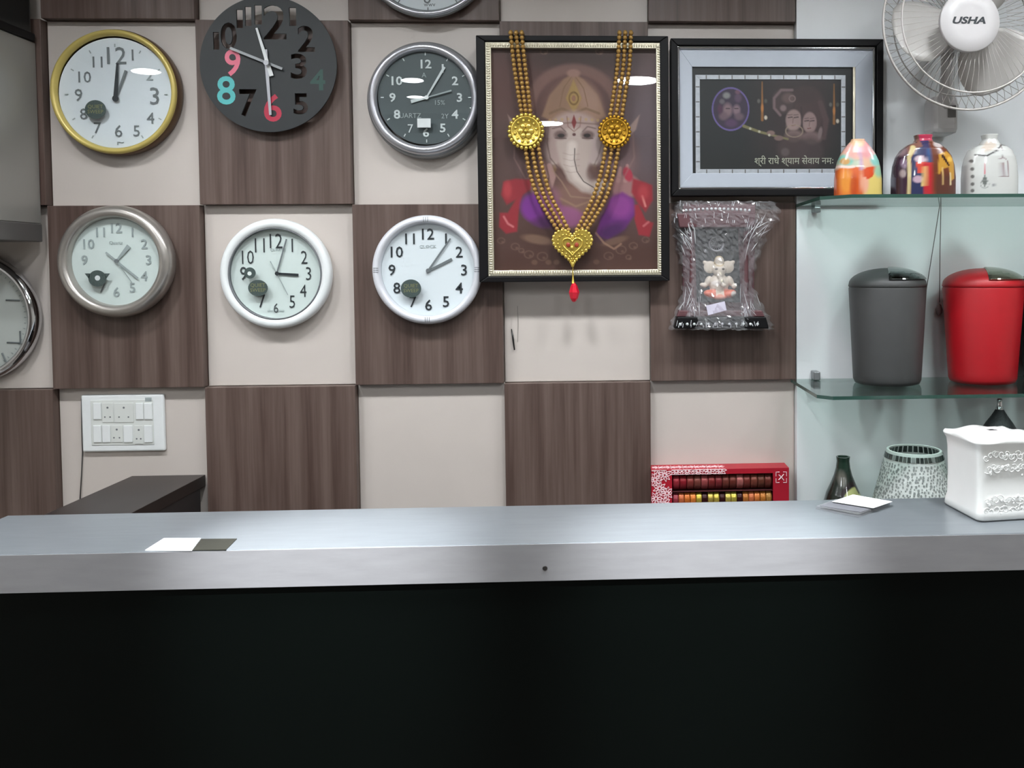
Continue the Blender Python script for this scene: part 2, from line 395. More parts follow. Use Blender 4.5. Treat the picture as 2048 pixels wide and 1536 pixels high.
# dark return ledge at the left end, under the switchboard
zl = at(340, 950, YW).z
a = at(265, 952, YW).x; b = at(412, 950, YW).x
t = thing('side_ledge', (a, -0.24, 0), 'narrow dark brown ledge running from the wall to the counter beneath the switchboard', 'ledge')
MB().box(0, b - a, -.245, .264, zl - .03, zl).build('top_board', m_darktop, t, bevel=0.001)
MB().box(b - a - .022, b - a - .002, -.24, .236, 0, zl - .0305).build('side_panel', M('charcoal_laminate', (42, 38, 38), .5), t)
MB().box(.002, .022, -.24, .236, 0, zl - .0305).build('side_panel', m_darktop, t)

# low storage ledge on which the things behind the counter stand
ZL = 0.885
t = thing('back_cabinet', (1.6, -.15, 0), 'low cabinet along the wall hidden behind the grey counter top', 'cabinet')
MB().box(-.45, 2.1, -.17, .148, ZL - .03, ZL).build('top_board', m_darktop, t, bevel=0.001)
MB().box(-.43, 2.08, -.15, .148, 0.0, ZL - .0305).build('body', m_darktop, t)
for k in range(4):
    MB().box(-.42 + k * .625, -.42 + k * .625 + .615, -.166, -.151, .06, ZL - .036).build('door', m_wood, t, bevel=0.001)

# ================================================================== LEFT WALL CABINET
x_r = at(79, 300, 0).x
zt_ = at(72, 86, 0).z; zb_ = at(80, 484, 0).z
t = thing('wall_cabinet', (x_r, 0, zb_), 'grey laminate wall cabinet cut off by the left edge above the chrome clock', 'cabinet')
MB().box(-.62, -.0, -.42, -.002, .048, zt_ - zb_ - .001).build('body', m_greycab, t, bevel=0.002)
MB().box(-.62, .002, -.423, -.002, 0, .0475).build('bottom_rail', m_greydk, t, bevel=0.002)
MB().box(-.61, -.315, -.44, -.424, .052, zt_ - zb_ - .004).build('door', m_greycab, t, bevel=0.002)
MB().box(-.305, -.005, -.44, -.424, .052, zt_ - zb_ - .004).build('door', m_greycab, t, bevel=0.002)
t = thing('black_case', (x_r - .3, -.2, zt_), 'black case lying on top of the grey wall cabinet', 'case')
MB().box(-.3, .30, -.21, .19, 0.004, .26).build('body', m_blackpl, t, bevel=0.012)
MB().box(-.31, .305, -.215, .192, 0.0, .022).build('base_rim', m_blackm, t, bevel=0.004)
mb = MB(); mb.tube([(.03, -.225, .10), (.05, -.25, .12), (.15, -.25, .12), (.17, -.225, .10)], .008, 8); mb.build('handle', M('grey_webbing', (72, 72, 72), .7), t, smooth=True)

# ================================================================== CLOCKS
def clock_root(name, cpx, cpy, Yback, Ymid, label, group='round wall clocks'):
    c = at(cpx, cpy, Ymid)
    return thing(name, (c.x, Yback, c.z), label, 'clock', group)
def dial_pos(root, px, py, Y):
    q = at(px, py, Y); return (q.x - root.location.x, q.z - root.location.z)
def hand(name, root, p0, p1, w0, w1, Y, mat, th=0.0008, tail=0.0):
    """p0 pivot, p1 tip in photo pixels; w widths in px"""
    a = Vector(dial_pos(root, p0[0], p0[1], Y)); b = Vector(dial_pos(root, p1[0], p1[1], Y)); s = scl(Y)
    d = (b - a).normalized(); n = Vector((-d.y, d.x)); a2 = a - d * tail * s
    y = Y - root.location.y
    return MB().prism([tuple(a2 + n * w0 * s / 2), tuple(a2 - n * w0 * s / 2), tuple(b - n * w1 * s / 2), tuple(b + n * w1 * s / 2)], y - th, y).build(name, mat, root)
def disc(name, root, px, py, r, Y, mat, th=0.0012, parent=None, n=32, ry=None):
    q = dial_pos(root, px, py, Y); s = scl(Y); y = Y - root.location.y
    return MB().prism(ellipse(q[0], q[1], r * s, (ry or r) * s, n), y - th, y).build(name, mat, parent or root)
def numerals(root, cpx, cpy, R_, Y, size, mat, skip=(), bold=0, sizes={}, sx=1.0, Ry=None, offs={}):
    s = scl(Y)
    for n in range(1, 13):
        if n in skip: continue
        a = PI / 2 - n * PI / 6; r = R_; dx, dy = offs.get(n, (0, 0))
        q = dial_pos(root, cpx + r * math.cos(a) + dx, cpy - (Ry or r) * math.sin(a) + dy, Y)
        text('numeral', str(n), sizes.get(n, size) * s / .72, mat, root, q[0], Y - root.location.y, q[1], sx=sx, offset=bold * s, depth=.0005, res=2)
def ticks(root, cpx, cpy, R_, ln, w, Y, mat, n=12, skip=()):
    mb = MB(); s = scl(Y); c = dial_pos(root, cpx, cpy, Y); y = Y - root.location.y
    for k in range(n):
        if k in skip: continue
        a = 2 * PI * k / n; d = Vector((math.cos(a), math.sin(a))); nn = Vector((-d.y, d.x)); C = Vector(c)
        p0 = C + d * R_ * s; p1 = C + d * (R_ + ln) * s
        mb.prism([tuple(p0 + nn * w * s / 2), tuple(p0 - nn * w * s / 2), tuple(p1 - nn * w * s / 2), tuple(p1 + nn * w * s / 2)], y - .0004, y)
    o = mb.build('minute_marks', mat, root); o['kind'] = 'stuff'; return o
def body(root, prof_px, Ymid, mat, name='rim', n=96):
    s = scl(Ymid); return MB().lathe([(r * s, h) for r, h in prof_px], n, 'y', closed=True).build(name, mat, root, smooth=True)
def glass(root, r, Y, cxy, bulge=0.004, mat=None):
    s = scl(Y); q = dial_pos(root, cxy[0], cxy[1], Y); y = Y - root.location.y
    prof = [(0, bulge)] + [(r * s * k / 10, bulge * (1 - (k / 10) ** 2)) for k in range(1, 11)]
    return MB().lathe(prof, 64, 'y', c=(q[0], y, q[1])).build('glass_cover', mat or m_cglass, root, smooth=True)
def sticker(root, px, py, rx, ry, Y, word=True):
    st = disc('sticker', root, px, py, rx, Y, m_sticker, .0005, ry=ry)
    if word:
        q = dial_pos(root, px, py, Y); s = scl(Y)
        for k, (wd, dz) in enumerate((('QUIET', -5), ('SWEEP', 4))):
            text('print', wd, 10 * s, m_stickgold, st, q[0], Y - root.location.y - .0006, q[1] - dz * s, depth=.0002, res=2)
    return st

# --- yellow-rimmed clock
Y_ = -.012
t = clock_root('wall_clock', 231.5, 185, YW - .001, 0.0, 'white dial clock with yellow rim, on the beige square by the grey cabinet')
body(t, [(100, .002), (120, .002), (121.5, .012), (121, .026), (119, .034), (117, .034)], 0, m_brass, 'case')
body(t, [(120, .028), (119.5, .036), (117.5, .041), (113.5, .042), (110, .039), (107.5, .032), (107.5, .026)], -.01, m_goldrim, 'rim')
disc('dial', t, 232.5, 188, 107, 0.0, m_dialw, .002, n=64)
Yd = -.0035
numerals(t, 233, 190, 76, Yd, 22, m_inkg, sizes={12: 34, 3: 34, 9: 24, 6: 24}, skip=(1, 2), offs={12: (0, -3), 6: (4, -4), 4: (2, 8), 5: (2, 6), 10: (2, 2), 3: (0, 2)})
text('numeral', '1', 22 * scl(Yd) / .72, m_inkg, t, *[dial_pos(t, 265, 110, Yd)[0], Yd - t.location.y, dial_pos(t, 265, 110, Yd)[1]], depth=.0005)
text('numeral', '2', 22 * scl(Yd) / .72, m_inkl, t, *[dial_pos(t, 299, 150, Yd)[0], Yd - t.location.y, dial_pos(t, 299, 150, Yd)[1]], depth=.0005)
ticks(t, 232.5, 189, 91, 6, 2, Yd, m_inkl)
hand('hour_hand', t, (231, 201), (235, 126), 9, 4, Yd - .004, m_ink)
hand('minute_hand', t, (232, 196), (252, 141), 3, 5, Yd - .003, m_inkg)
disc('hand_hub', t, 231, 197, 6, Yd - .005, m_ink, n=20)
text('print', '~', .02, m_inkg, t, dial_pos(t, 241, 285, Yd)[0], Yd - t.location.y, dial_pos(t, 241, 285, Yd)[1], sx=1.6)
glass(t, 107, -.011, (232, 189), .003)
sticker(t, 191, 219, 20, 18, -.0175)

# --- black cut-out clock
s0 = scl(-.024)
t = thing('wall_clock', (at(537.5, 129, -.024).x, 0, at(537.5, 129, -.024).z), 'black disc clock with cut-out numerals, the nine pink and the eight teal', 'clock', 'round wall clocks')
def cutout(numlist, R_, root, Y):
    cu = bpy.data.curves.new('face', 'CURVE'); cu.dimensions = '2D'; cu.fill_mode = 'BOTH'; cu.extrude = .0022; cu.resolution_u = 4
    sp = cu.splines.new('POLY'); N_ = 96; sp.points.add(N_ - 1); s = scl(Y)
    for k in range(N_): sp.points[k].co = (R_ * s * math.cos(2 * PI * k / N_), R_ * s * math.sin(2 * PI * k / N_), 0, 1)
    sp.use_cyclic_u = True
    for body_, px, py, hh, ww, ang in numlist:
        tm = text_mesh(body_, hh * s / .72, depth=0, offset=.0016 if body_ != '1' else .0008, res=4)
        bm = bmesh.new(); bm.from_mesh(tm); bmesh.ops.remove_doubles(bm, verts=bm.verts, dist=1e-6)
        xs = [v.co.x for v in bm.verts]; fx = ww * s / (max(xs) - min(xs))
        q0 = dial_pos(root, px, py, Y); done = set()
        for e0 in [e for e in bm.edges if e.is_boundary]:
            if e0 in done: continue
            loop = []; e = e0; v = e.verts[0]
            while e not in done:
                done.add(e); loop.append(v); v = e.other_vert(v); nx = [x for x in v.link_edges if x.is_boundary and x not in done]
                if not nx: break
                e = nx[0]
            if len(loop) < 3: continue
            ns = cu.splines.new('POLY'); ns.points.add(len(loop) - 1); ns.use_cyclic_u = True
            for A, B in zip(ns.points, loop): A.co = (q0[0] + B.co.x * fx, q0[1] + B.co.y, 0, 1)
        bm.free()
    ob = bpy.data.objects.new('face', cu); COL.objects.link(ob); dg = bpy.context.evaluated_depsgraph_get(); dg.update()
    me = bpy.data.meshes.new_from_object(ob.evaluated_get(dg)); bpy.data.objects.remove(ob)
    return me
nums = [('1', 480, 38, 36, 12, 0), ('1', 497, 33, 38, 12, 0), ('1', 517, 30, 38, 14, 0), ('2', 550, 45, 66, 44, 0), ('1', 586, 34, 36, 13, 0),
        ('2', 613, 78, 50, 33, 0), ('3', 598, 133, 48, 31, 0), ('4', 636, 160, 40, 29, 0), ('5', 602, 208, 40, 28, 0),
        ('6', 546, 216, 52, 34, 0), ('7', 497, 206, 52, 33, 0), ('8', 453, 181, 54, 35, 0), ('9', 466, 126, 50, 30, 0), ('0', 458, 72, 50, 31, 0), ('1', 433, 82, 34, 11, 0)]
me = cutout(nums, 131, t, -.024)
link('face', me, m_cbl, t, loc=(0, -.024, 0), rot=(PI / 2, 0, 0))
for (bd, px, py, hh, ww, a_), mt, nm in zip([n for n in nums if n[0] in '689'] + [nums[7]], (m_red6, m_teal, m_pink, m_dkgreen), ('crimson', 'teal', 'pink', 'dark green')):
    q = dial_pos(t, px, py, -.024); mm = text_mesh(bd, hh * 1.03 * s0 / .72, depth=.003, offset=.0022)
    wd = max(v.co.x for v in mm.vertices) - min(v.co.x for v in mm.vertices)
    ob = link('numeral', mm, mt, t, loc=(q[0], -.0246, q[1]), rot=(PI / 2, 0, 0)); ob.scale = (ww * 1.12 * s0 / wd, 1, 1); ob['label'] = nm + ' numeral'
MB().box(-.03, .03, -.0212, 0, -.03, .03).build('movement', m_blackpl, t, bevel=.003)
hand('hour_hand', t, (535, 126), (513, 56), 8, 4, -.032, m_white, tail=26)
hand('minute_hand', t, (533, 128), (541, 230), 7, 5, -.030, m_silver, tail=28)
hand('second_hand', t, (535, 126), (460, 96), 5, 5, -.034, m_silverdk, tail=30)
disc('hand_hub', t, 535, 127, 5, -.036, m_silver, .010, n=20)

# --- silver clock with dark dial
t = clock_root('wall_clock', 850, 199, YW - .001, -.01, 'deep silver clock with dark grey dial and white sticker, left of the framed elephant god')
body(t, [(95, .002), (112, .002), (114.5, .010), (113, .030), (109, .040), (104, .040)], 0, m_silverdk, 'case')
body(t, [(109, .036), (109.5, .044), (107, .052), (101, .057), (96, .055), (92, .046), (92, .040)], -.02, m_silver, 'rim')
disc('dial', t, 852, 194, 93, -.012, m_dialgrey, .002, n=64)
Yd = -.0155
numerals(t, 852, 195, 67, Yd, 17, m_inkw, bold=.5, skip=(7, 11), sx=1.1, offs={6: (0, 3), 5: (0, 3)})
q = dial_pos(t, 821, 257, Yd); text('numeral', '7', 17 * scl(Yd) / .72, m_inkw, t, q[0], Yd - t.location.y, q[1])
ticks(t, 852, 195, 82, 6, 2, Yd, m_inkw)
hand('minute_hand', t, (853, 195), (889, 134), 3, 5, Yd - .003, m_inkw)
hand('hour_hand', t, (853, 195), (822, 203), 5, 7, Yd - .002, m_inkw)
hand('second_hand', t, (853, 195), (903, 181), 2, 3, Yd - .004, m_inkl)
disc('hand_hub', t, 853, 195, 4, Yd - .005, m_white, n=20)
q = dial_pos(t, 848, 246, -.029)
MB().box(q[0] - .0175, q[0] + .0175, -.0295 - t.location.y, -.029 - t.location.y, q[1] - .012, q[1] + .012).build('price_sticker', m_inkw, t)
for px, py, wd in ((880, 205, '15%'), (815, 232, 'QUARTZ'), (890, 232, '2Y'), (848, 150, 'A')):
    q = dial_pos(t, px, py, Yd); text('print', wd, .018, m_inkl, t, q[0], Yd - t.location.y, q[1], depth=.0003)
glass(t, 92, -.022, (852, 194), .0035)

# --- clock cut by the top edge
t = clock_root('wall_clock', 854, -98, -.001, -.012, 'white clock with grey rim cut off by the top edge above the dark dial clock')
body(t, [(100, .002), (126, .002), (130, .010), (131.5, .022), (129, .030), (126, .030)], -.012, m_silverdk, 'case')
body(t, [(129, .026), (129, .032), (126, .035), (122, .034), (120, .028), (120, .024)], -.02, m_silver, 'rim')
disc('dial', t, 854, -97, 122, -.018, m_dialw, .002, n=64)
numerals(t, 854, -97, 92, -.0205, 24, m_inkg); ticks(t, 854, -97, 108, 7, 2, -.0205, m_inkg)
q = dial_pos(t, 859, 10, -.0205); text('print', 'wwv', .016, m_inkg, t, q[0], -.0205 - t.location.y, q[1])
hand('hour_hand', t, (854, -97), (884, -140), 5, 4, -.0225, m_ink); hand('minute_hand', t, (854, -97), (800, -150), 4, 3, -.0235, m_ink); disc('hand_hub', t, 854, -97, 5, -.0245, m_ink, n=16)
glass(t, 120, -.026, (854, -97), .004)

# --- pewter clock
t = clock_root('wall_clock', 235.5, 523, -.001, -.025, 'pewter grey clock with fat rounded rim and pale dial, directly below the yellow rimmed one')
body(t, [(84, .003), (101, .003), (107, .012), (109, .026), (107.5, .040), (102, .050), (95, .054), (89, .051), (86, .044), (85, .034)], -.025, m_pewter, 'rim')
disc('dial', t, 232, 520, 88, -.028, m_dialgreen, .002, n=64)
Yd = -.0315
numerals(t, 233, 520, 64, Yd, 19, m_inkl, skip=(8, 7), bold=.3)
q = dial_pos(t, 205, 576, Yd); text('numeral', '7', 20 * scl(Yd) / .72, m_inkg, t, q[0], Yd - t.location.y, q[1])
hand('minute_hand', t, (233, 522), (276, 557), 3, 4, Yd - .003, m_inkl, tail=26)
hand('hour_hand', t, (233, 522), (258, 492), 3, 9, Yd - .002, m_inkl)
hand('second_hand', t, (233, 522), (264, 565), 1.6, 1.2, Yd - .004, m_inkl)
disc('hand_hub', t, 233, 522, 4, Yd - .0045, m_inkg, n=16)
q = dial_pos(t, 232, 486, Yd); text('print', 'Quartz', .012, m_inkl, t, q[0], Yd - t.location.y, q[1], depth=.0003)
glass(t, 86, -.041, (232, 520), .004)
st = disc('sticker', t, 195, 557, 17, -.0445, m_sticker, .0005, ry=16)
disc('print', t, 195, 556, 5, -.0451, m_inkw, .0003, parent=st)
for dx in (-1, 1):
    q = dial_pos(t, 195 + dx * 20, 553, -.0445); sy = scl(-.0445)
    MB().prism([(q[0] - 5 * sy, q[1] + 6 * sy), (q[0] + 5 * sy, q[1] + 6 * sy), (q[0] + 3 * sy * dx * -1, q[1] - 5 * sy)], -.045 - t.location.y, -.0445 - t.location.y).build('print', m_sticker, st)

# --- white flat-rim clock, green dial
t = clock_root('wall_clock', 551, 547.5, YW - .001, -.005, 'white flat rimmed clock with pale green dial and two dark stickers, hands near three')
body(t, [(86, .003), (104, .003), (107.5, .014), (108, .028), (105, .036), (98, .038), (91, .036), (89.5, .030)], -.005, m_white, 'rim')
body(t, [(90.5, .034), (90, .037), (88, .037), (87.6, .026)], -.008, m_gapgrey, 'inner_ring')
disc('dial', t, 551, 547.5, 89.5, .008, m_dialgreen, .002, n=64)
Yd = .0045
numerals(t, 552, 547, 65, Yd, 27, m_ink, sx=.78, skip=(8, 9, 7), bold=-.3, sizes={12: 30, 1: 28, 11: 30, 10: 28, 6: 20, 4: 26, 5: 26}, offs={4: (-2, 2), 6: (0, 4)})
for bd, px, py, hh in (('9', 487, 547, 27), ('7', 524, 602, 27)):
    q = dial_pos(t, px, py, Yd); text('numeral', bd, hh * scl(Yd) / .72, m_ink, t, q[0], Yd - t.location.y, q[1], sx=.8)
hand('hour_hand', t, (554, 547), (597, 550), 4, 5, Yd - .002, m_ink)
hand('minute_hand', t, (554, 546), (573, 478), 3, 2.5, Yd - .003, m_inkg)
hand('second_hand', t, (554, 548), (576, 590), 1.6, 1.2, Yd - .004, m_inkl, tail=28)
disc('hand_hub', t, 554, 547, 4, Yd - .0045, m_ink, n=16)
q = dial_pos(t, 556, 500, Yd); text('print', 'QUARTZ', .010, m_inkl, t, q[0], Yd - t.location.y, q[1], depth=.0003)
q = dial_pos(t, 552, 622, Yd); text('print', 'silent sweep', .009, m_inkl, t, q[0], Yd - t.location.y, q[1], depth=.0003)
glass(t, 88.5, -.006, (551, 547.5), .004)
sticker(t, 516, 576, 19, 16, -.0105)
st = disc('sticker', t, 500, 546, 11, -.0105, m_sticker, .0005); disc('print', t, 499, 547, 4, -.0111, m_dialgreen, .0003, parent=st)

# --- white clock with black numerals
t = clock_root('wall_clock', 856, 539.5, -.001, -.02, 'plain white clock with bold black numerals, on the wood square beside the gold framed picture')
body(t, [(88, .003), (102, .003), (106, .012), (107.5, .026), (105, .036), (99, .040), (94, .038), (92, .030)], -.02, M('pearl_plastic', (218, 218, 224), .3, .15, var=.02), 'rim')
disc('dial', t, 856.5, 540, 94, -.018, m_dialw, .002, n=64)
Yd = -.0215
numerals(t, 856, 540, 72, Yd, 22, m_ink, skip=(7,), bold=.25, offs={6: (1, -2), 5: (0, 1)})
q = dial_pos(t, 826, 604, Yd); text('numeral', '7', 22 * scl(Yd) / .72, m_ink, t, q[0], Yd - t.location.y, q[1])
hand('hour_hand', t, (856, 542), (904, 518), 4, 5, Yd - .002, m_inkg, tail=4)
hand('minute_hand', t, (856, 542), (901, 477), 4, 3, Yd - .003, m_inkg, tail=4)
disc('hand_hub', t, 856, 541, 4, Yd - .0045, m_inkg, n=16)
q = dial_pos(t, 856, 493, Yd); text('print', 'CLOCK', .011, m_inkl, t, q[0], Yd - t.location.y, q[1], depth=.0003, sx=1.2)
mb = MB(); sy = scl(-.04)
for ang in (0, 90, 180, 270):
    for dd in (-4, 0, 4):
        a_ = math.radians(ang); d = Vector((math.cos(a_), math.sin(a_))); n_ = Vector((-d.y, d.x)); c0 = n_ * dd * sy + d * 100 * sy
        mb.tube([(c0.x - d.x * 6 * sy, -.0402, c0.y - d.y * 6 * sy), (c0.x + d.x * 4 * sy, -.0395, c0.y + d.y * 4 * sy)], .0007, 4)
mb.build('rim_grooves', m_inkg, t)
glass(t, 92.5, -.032, (856, 540), .004)
sticker(t, 822, 577, 20, 18, -.0365)

# --- chrome clock at the left edge
t = clock_root('wall_clock', -60, 636, YW - .001, -.01, 'large chrome rimmed clock cut off by the left edge under the grey cabinet')
body(t, [(100, .003), (120, .003), (124, .012), (125, .026), (120, .040), (114, .044), (110, .040), (109, .030)], -.01, m_chrome, 'rim')
disc('dial', t, -60, 636, 111, 0.0, m_offw, .002, n=64)
Yd = -.0035
numerals(t, -60, 636, 88, Yd, 34, m_inkg, skip=(2, 3, 4), bold=-.4)
s_ = scl(Yd)
mb = MB()
for (a1, b1), (a2, b2) in (((12, 600), (40, 601)), ((40, 662), (41, 688)), ((14, 685), (42, 686)), ((4, 706), (12, 724))):
    q1 = dial_pos(t, a1, b1, Yd); q2 = dial_pos(t, a2, b2, Yd); mb.tube([(q1[0], Yd - t.location.y, q1[1]), (q2[0], Yd - t.location.y, q2[1])], .0022, 4)
mb.build('numeral', m_inkg, t)
ticks(t, -60, 636, 102, 4, 1.4, Yd, m_inkl, n=60)
hand('hour_hand', t, (-60, 636), (-20, 620), 6, 4, Yd - .003, m_ink); hand('minute_hand', t, (-60, 636), (-100, 560), 4, 3, Yd - .004, m_ink)
disc('hand_hub', t, -60, 636, 6, Yd - .005, m_ink, n=20)
glass(t, 109, -.012, (-60, 636), .006)

# ================================================================== FRAMED ELEPHANT GOD PICTURE
def rect(px0, px1, py0, py1, Y):
    a = at(px0, (py0 + py1) / 2, Y); b = at(px1, (py0 + py1) / 2, Y); c = at((px0 + px1) / 2, py0, Y); d = at((px0 + px1) / 2, py1, Y)
    return a.x, b.x, d.z, c.z            # x0, x1, z0, z1
m_print = M_paint('printed_picture', 0.45)
m_beadsil = M('beaded_silver_gilt', (236, 228, 204), .25, .6, var=.03)
YF = -.055
x0, x1, z0, z1 = rect(955, 1338, 71, 563, YF)
t = thing('framed_picture', ((x0 + x1) / 2, -.002, z0), 'tall black framed print of an elephant-headed god, hung with a gold garland', 'picture')
O = t.location
def RR(r, O): return r[0] - O.x, r[1] - O.x, r[2] - O.z, r[3] - O.z
fx0, fx1, fz0, fz1 = x0 - O.x, x1 - O.x, 0, z1 - z0
sF = scl(YF)
mb = MB(); frame_ring(mb, fx0, fx1, fz0, fz1, 17 * sF, YF - O.y, -.0, wb=11 * sF); mb.build('outer_frame', m_blackm, t, bevel=.002)
mb = MB().box(fx0 + .01, fx1 - .01, -.012, -.001, fz0 + .01, fz1 - .01).build('back_board', m_darktop, t)
ix0, ix1, iz0, iz1 = RR(rect(973, 1325, 84, 551, YF), O)
mb = MB(); frame_ring(mb, ix0, ix1, iz0, iz1, 11 * sF, YF + .004 - O.y, YF + .03 - O.y); mb.build('inner_bezel', m_beadsil, t, bevel=.001)
mb = MB(); st = .0064
n_ = int((ix1 - ix0 - .012) / st)
for k in range(n_):
    x = ix0 + .008 + k * st
    for z in (iz1 - 5.5 * sF, iz0 + 5.5 * sF): mb.ball((x, YF + .003 - O.y, z), .0026, 6, 4, sc=(.9, .8, 2.0))
n2 = int((iz1 - iz0 - .012) / st)
for k in range(n2):
    z = iz0 + .008 + k * st
    for x in (ix0 + 5.5 * sF, ix1 - 5.5 * sF): mb.ball((x, YF + .003 - O.y, z), .0026, 6, 4, sc=(1.9, .8, .9))
ob = mb.build('bezel_beads', m_beadsil, t, smooth=True); ob['kind'] = 'stuff'
def paint_god(P):
    X, Y = P.X, P.Y; br = lin((96, 72, 66))
    n = smoothn(3, X, Y, .035)
    P.blend(np.clip((Y - 330) / 250, 0, .5), (84, 62, 52)); P.blend(np.clip(.35 + .35 * n, 0, .6), (112, 84, 78))
    P.ell(1000, 330, 60, 110, (112, 92, 88), soft=1.2, al=.7); P.ell(1300, 260, 70, 150, (124, 112, 118), soft=1.2, al=.8)  # second, right-hand ellipse paints the pane's grey reflection haze into the print
    P.ell(1145, 115, 110, 30, (66, 48, 44), soft=1, al=.7); P.ell(1030, 160, 60, 60, (112, 72, 68), soft=1, al=.5)
    # swirls at the bottom and the top
    for cx, cy, r in ((1028, 492, 8), (1055, 508, 9), (1082, 512, 10), (1215, 512, 9), (1240, 500, 10), (1265, 492, 8), (1000, 480, 7), (1290, 480, 7), (1090, 103, 7), (1200, 103, 7), (1040, 500, 5), (1255, 515, 5)):
        P.ring(cx, cy, r, r * .8, 2.2, (132, 106, 94), al=.7); P.ell(cx + 3, cy + 3, 3, 2.5, (140, 112, 98), al=.6, soft=.6)
    for cx in (1066, 1094, 1190, 1110): P.ell(cx, 524, 6, 5, (136, 108, 92), al=.7, soft=.5)
    # halo
    P.ring(1148, 222, 88, 84, 22, (150, 116, 108), soft=8, al=.75, ymax=262); P.ring(1148, 222, 74, 70, 4, (110, 78, 72), soft=4, al=.6, ymax=250)
    P.ell(1148, 215, 62, 66, (128, 92, 86), soft=.4, al=.7)
    # ears
    for sgn in (-1, 1):
        c = 1148 + sgn * 84
        P.ell(c, 300, 44, 66, (136, 112, 112) if sgn > 0 else (112, 88, 86), rot=sgn * -14, soft=.35, al=.9)
        P.ell(c + sgn * 4, 304, 28, 46, (150, 124, 126) if sgn > 0 else (122, 94, 92), rot=sgn * -14, soft=.5, al=.7)
        P.poly([(c + sgn * 18, 262), (c + sgn * 48, 228), (c + sgn * 40, 258), (c + sgn * 22, 278)], (180, 156, 148), soft=3, al=.85)
        P.ell(1148 + sgn * 40, 322, 6, 6, (226, 214, 200), soft=.7); P.ell(1148 + sgn * 40, 336, 4, 8, (150, 122, 84), soft=.8, al=.8)
    # torso and arms
    P.ell(1150, 400, 92, 62, (128, 98, 92), soft=.3, al=.9)
    P.ell(1150, 408, 60, 44, (158, 124, 112), soft=.5, al=.8)
    P.line([(1082, 330), (1072, 372), (1090, 402), (1104, 398)], [26, 30, 26, 20], (150, 118, 112), soft=6)
    P.line([(1098, 330), (1104, 352), (1100, 372)], [10, 13, 9], (186, 152, 146), soft=3); P.line([(1086, 330), (1092, 352)], 8, (186, 152, 146), soft=3)
    P.ell(1250, 372, 30, 24, (176, 136, 134), soft=.3); P.line([(1236, 360), (1240, 335)], [10, 6], (188, 150, 146), soft=2); P.line([(1250, 360), (1254, 330)], [10, 6], (192, 154, 150), soft=2)
    P.ell(1255, 348, 9, 15, (190, 70, 92), soft=.4, rot=-20)
    # red scarf
    R1, R2, R3 = (168, 58, 70), (200, 86, 92), (120, 44, 52)
    P.poly([(1060, 358), (1030, 356), (1006, 362), (1001, 388), (1012, 408), (1030, 398), (1060, 378)], R1, soft=5)
    P.poly([(1030, 398), (1046, 380), (1036, 420), (1032, 462), (1010, 466), (996, 452), (998, 424), (1014, 424)], R1, soft=4)
    P.line([(1006, 432), (1014, 446), (1024, 452)], 4, (226, 150, 150), soft=3, al=.8); P.ell(1014, 378, 8, 16, R2, soft=.8, al=.8)
    P.poly([(1265, 356), (1290, 364), (1304, 370), (1305, 400), (1290, 424), (1276, 408), (1262, 384)], R1, soft=5)
    P.poly([(1276, 408), (1290, 440), (1306, 446), (1298, 474), (1276, 470), (1268, 440), (1266, 410)], R1, soft=4)
    P.line([(1284, 392), (1290, 412)], 4, (236, 170, 160), soft=3, al=.7); P.line([(1286, 452), (1296, 444)], 4, (226, 150, 150), soft=3, al=.6); P.ell(1286, 384, 10, 14, R2, soft=.8, al=.6)
    # purple trousers
    P.ell(1084, 420, 42, 32, (140, 66, 146), rot=20, soft=.3); P.ell(1062, 412, 22, 26, (150, 70, 168), soft=.5, al=.8); P.ell(1096, 444, 30, 12, (84, 40, 92), soft=.8, al=.7)
    P.ell(1132, 432, 36, 20, (172, 112, 150), rot=12, soft=.4); P.ell(1100, 395, 20, 22, (168, 120, 140), soft=.6, al=.7)
    P.poly([(1190, 470), (1200, 430), (1218, 396), (1244, 384), (1266, 398), (1268, 430), (1248, 458), (1214, 478)], (128, 54, 138), soft=6)
    P.ell(1240, 412, 24, 24, (168, 88, 164), soft=.7, al=.8); P.ell(1222, 462, 30, 14, (76, 34, 92), rot=-25, soft=.9, al=.7)
    P.line([(1170, 448), (1200, 420), (1215, 385)], 16, (150, 120, 110), soft=6, al=.6)
    # feet, robe ends
    P.ell(1072, 478, 30, 9, (150, 122, 104), rot=10, soft=.5, al=.8)
    P.ell(1228, 482, 26, 7, (146, 118, 100), rot=-15, soft=.5, al=.6)
    P.line([(1190, 466), (1206, 486), (1226, 498), (1240, 488)], 4, (168, 136, 116), soft=2, al=.8)
    # crown
    P.poly([(1148, 146), (1168, 158), (1196, 190), (1212, 232), (1180, 246), (1116, 246), (1084, 232), (1100, 190), (1128, 158)], (164, 132, 108), soft=5)
    P.ell(1120, 200, 20, 36, (150, 120, 102), soft=.8, rot=25, al=.6); P.ell(1180, 200, 20, 36, (176, 146, 132), soft=.8, rot=-25, al=.7)
    P.poly([(1148, 158), (1164, 196), (1148, 226), (1132, 196)], (176, 148, 92), soft=3, al=.9); P.ring(1148, 196, 9, 12, 3, (138, 108, 60)); P.ell(1148, 196, 4, 6, (160, 120, 100))
    P.line([(1100, 226), (1124, 216), (1148, 226), (1172, 216), (1198, 226)], 5, (138, 110, 84), soft=2, al=.8)
    P.line([(1148, 148), (1128, 176), (1120, 212)], 2, (136, 104, 74), al=.7); P.line([(1148, 148), (1168, 176), (1176, 212)], 2, (136, 104, 74), al=.7)
    P.ell(1148, 146, 13, 8, (168, 134, 122), soft=.5)
    # head and trunk
    P.ell(1148, 268, 52, 46, (186, 164, 158), soft=.25); P.ell(1116, 298, 26, 32, (190, 168, 162), soft=.5); P.ell(1180, 298, 26, 32, (198, 180, 176), soft=.5)
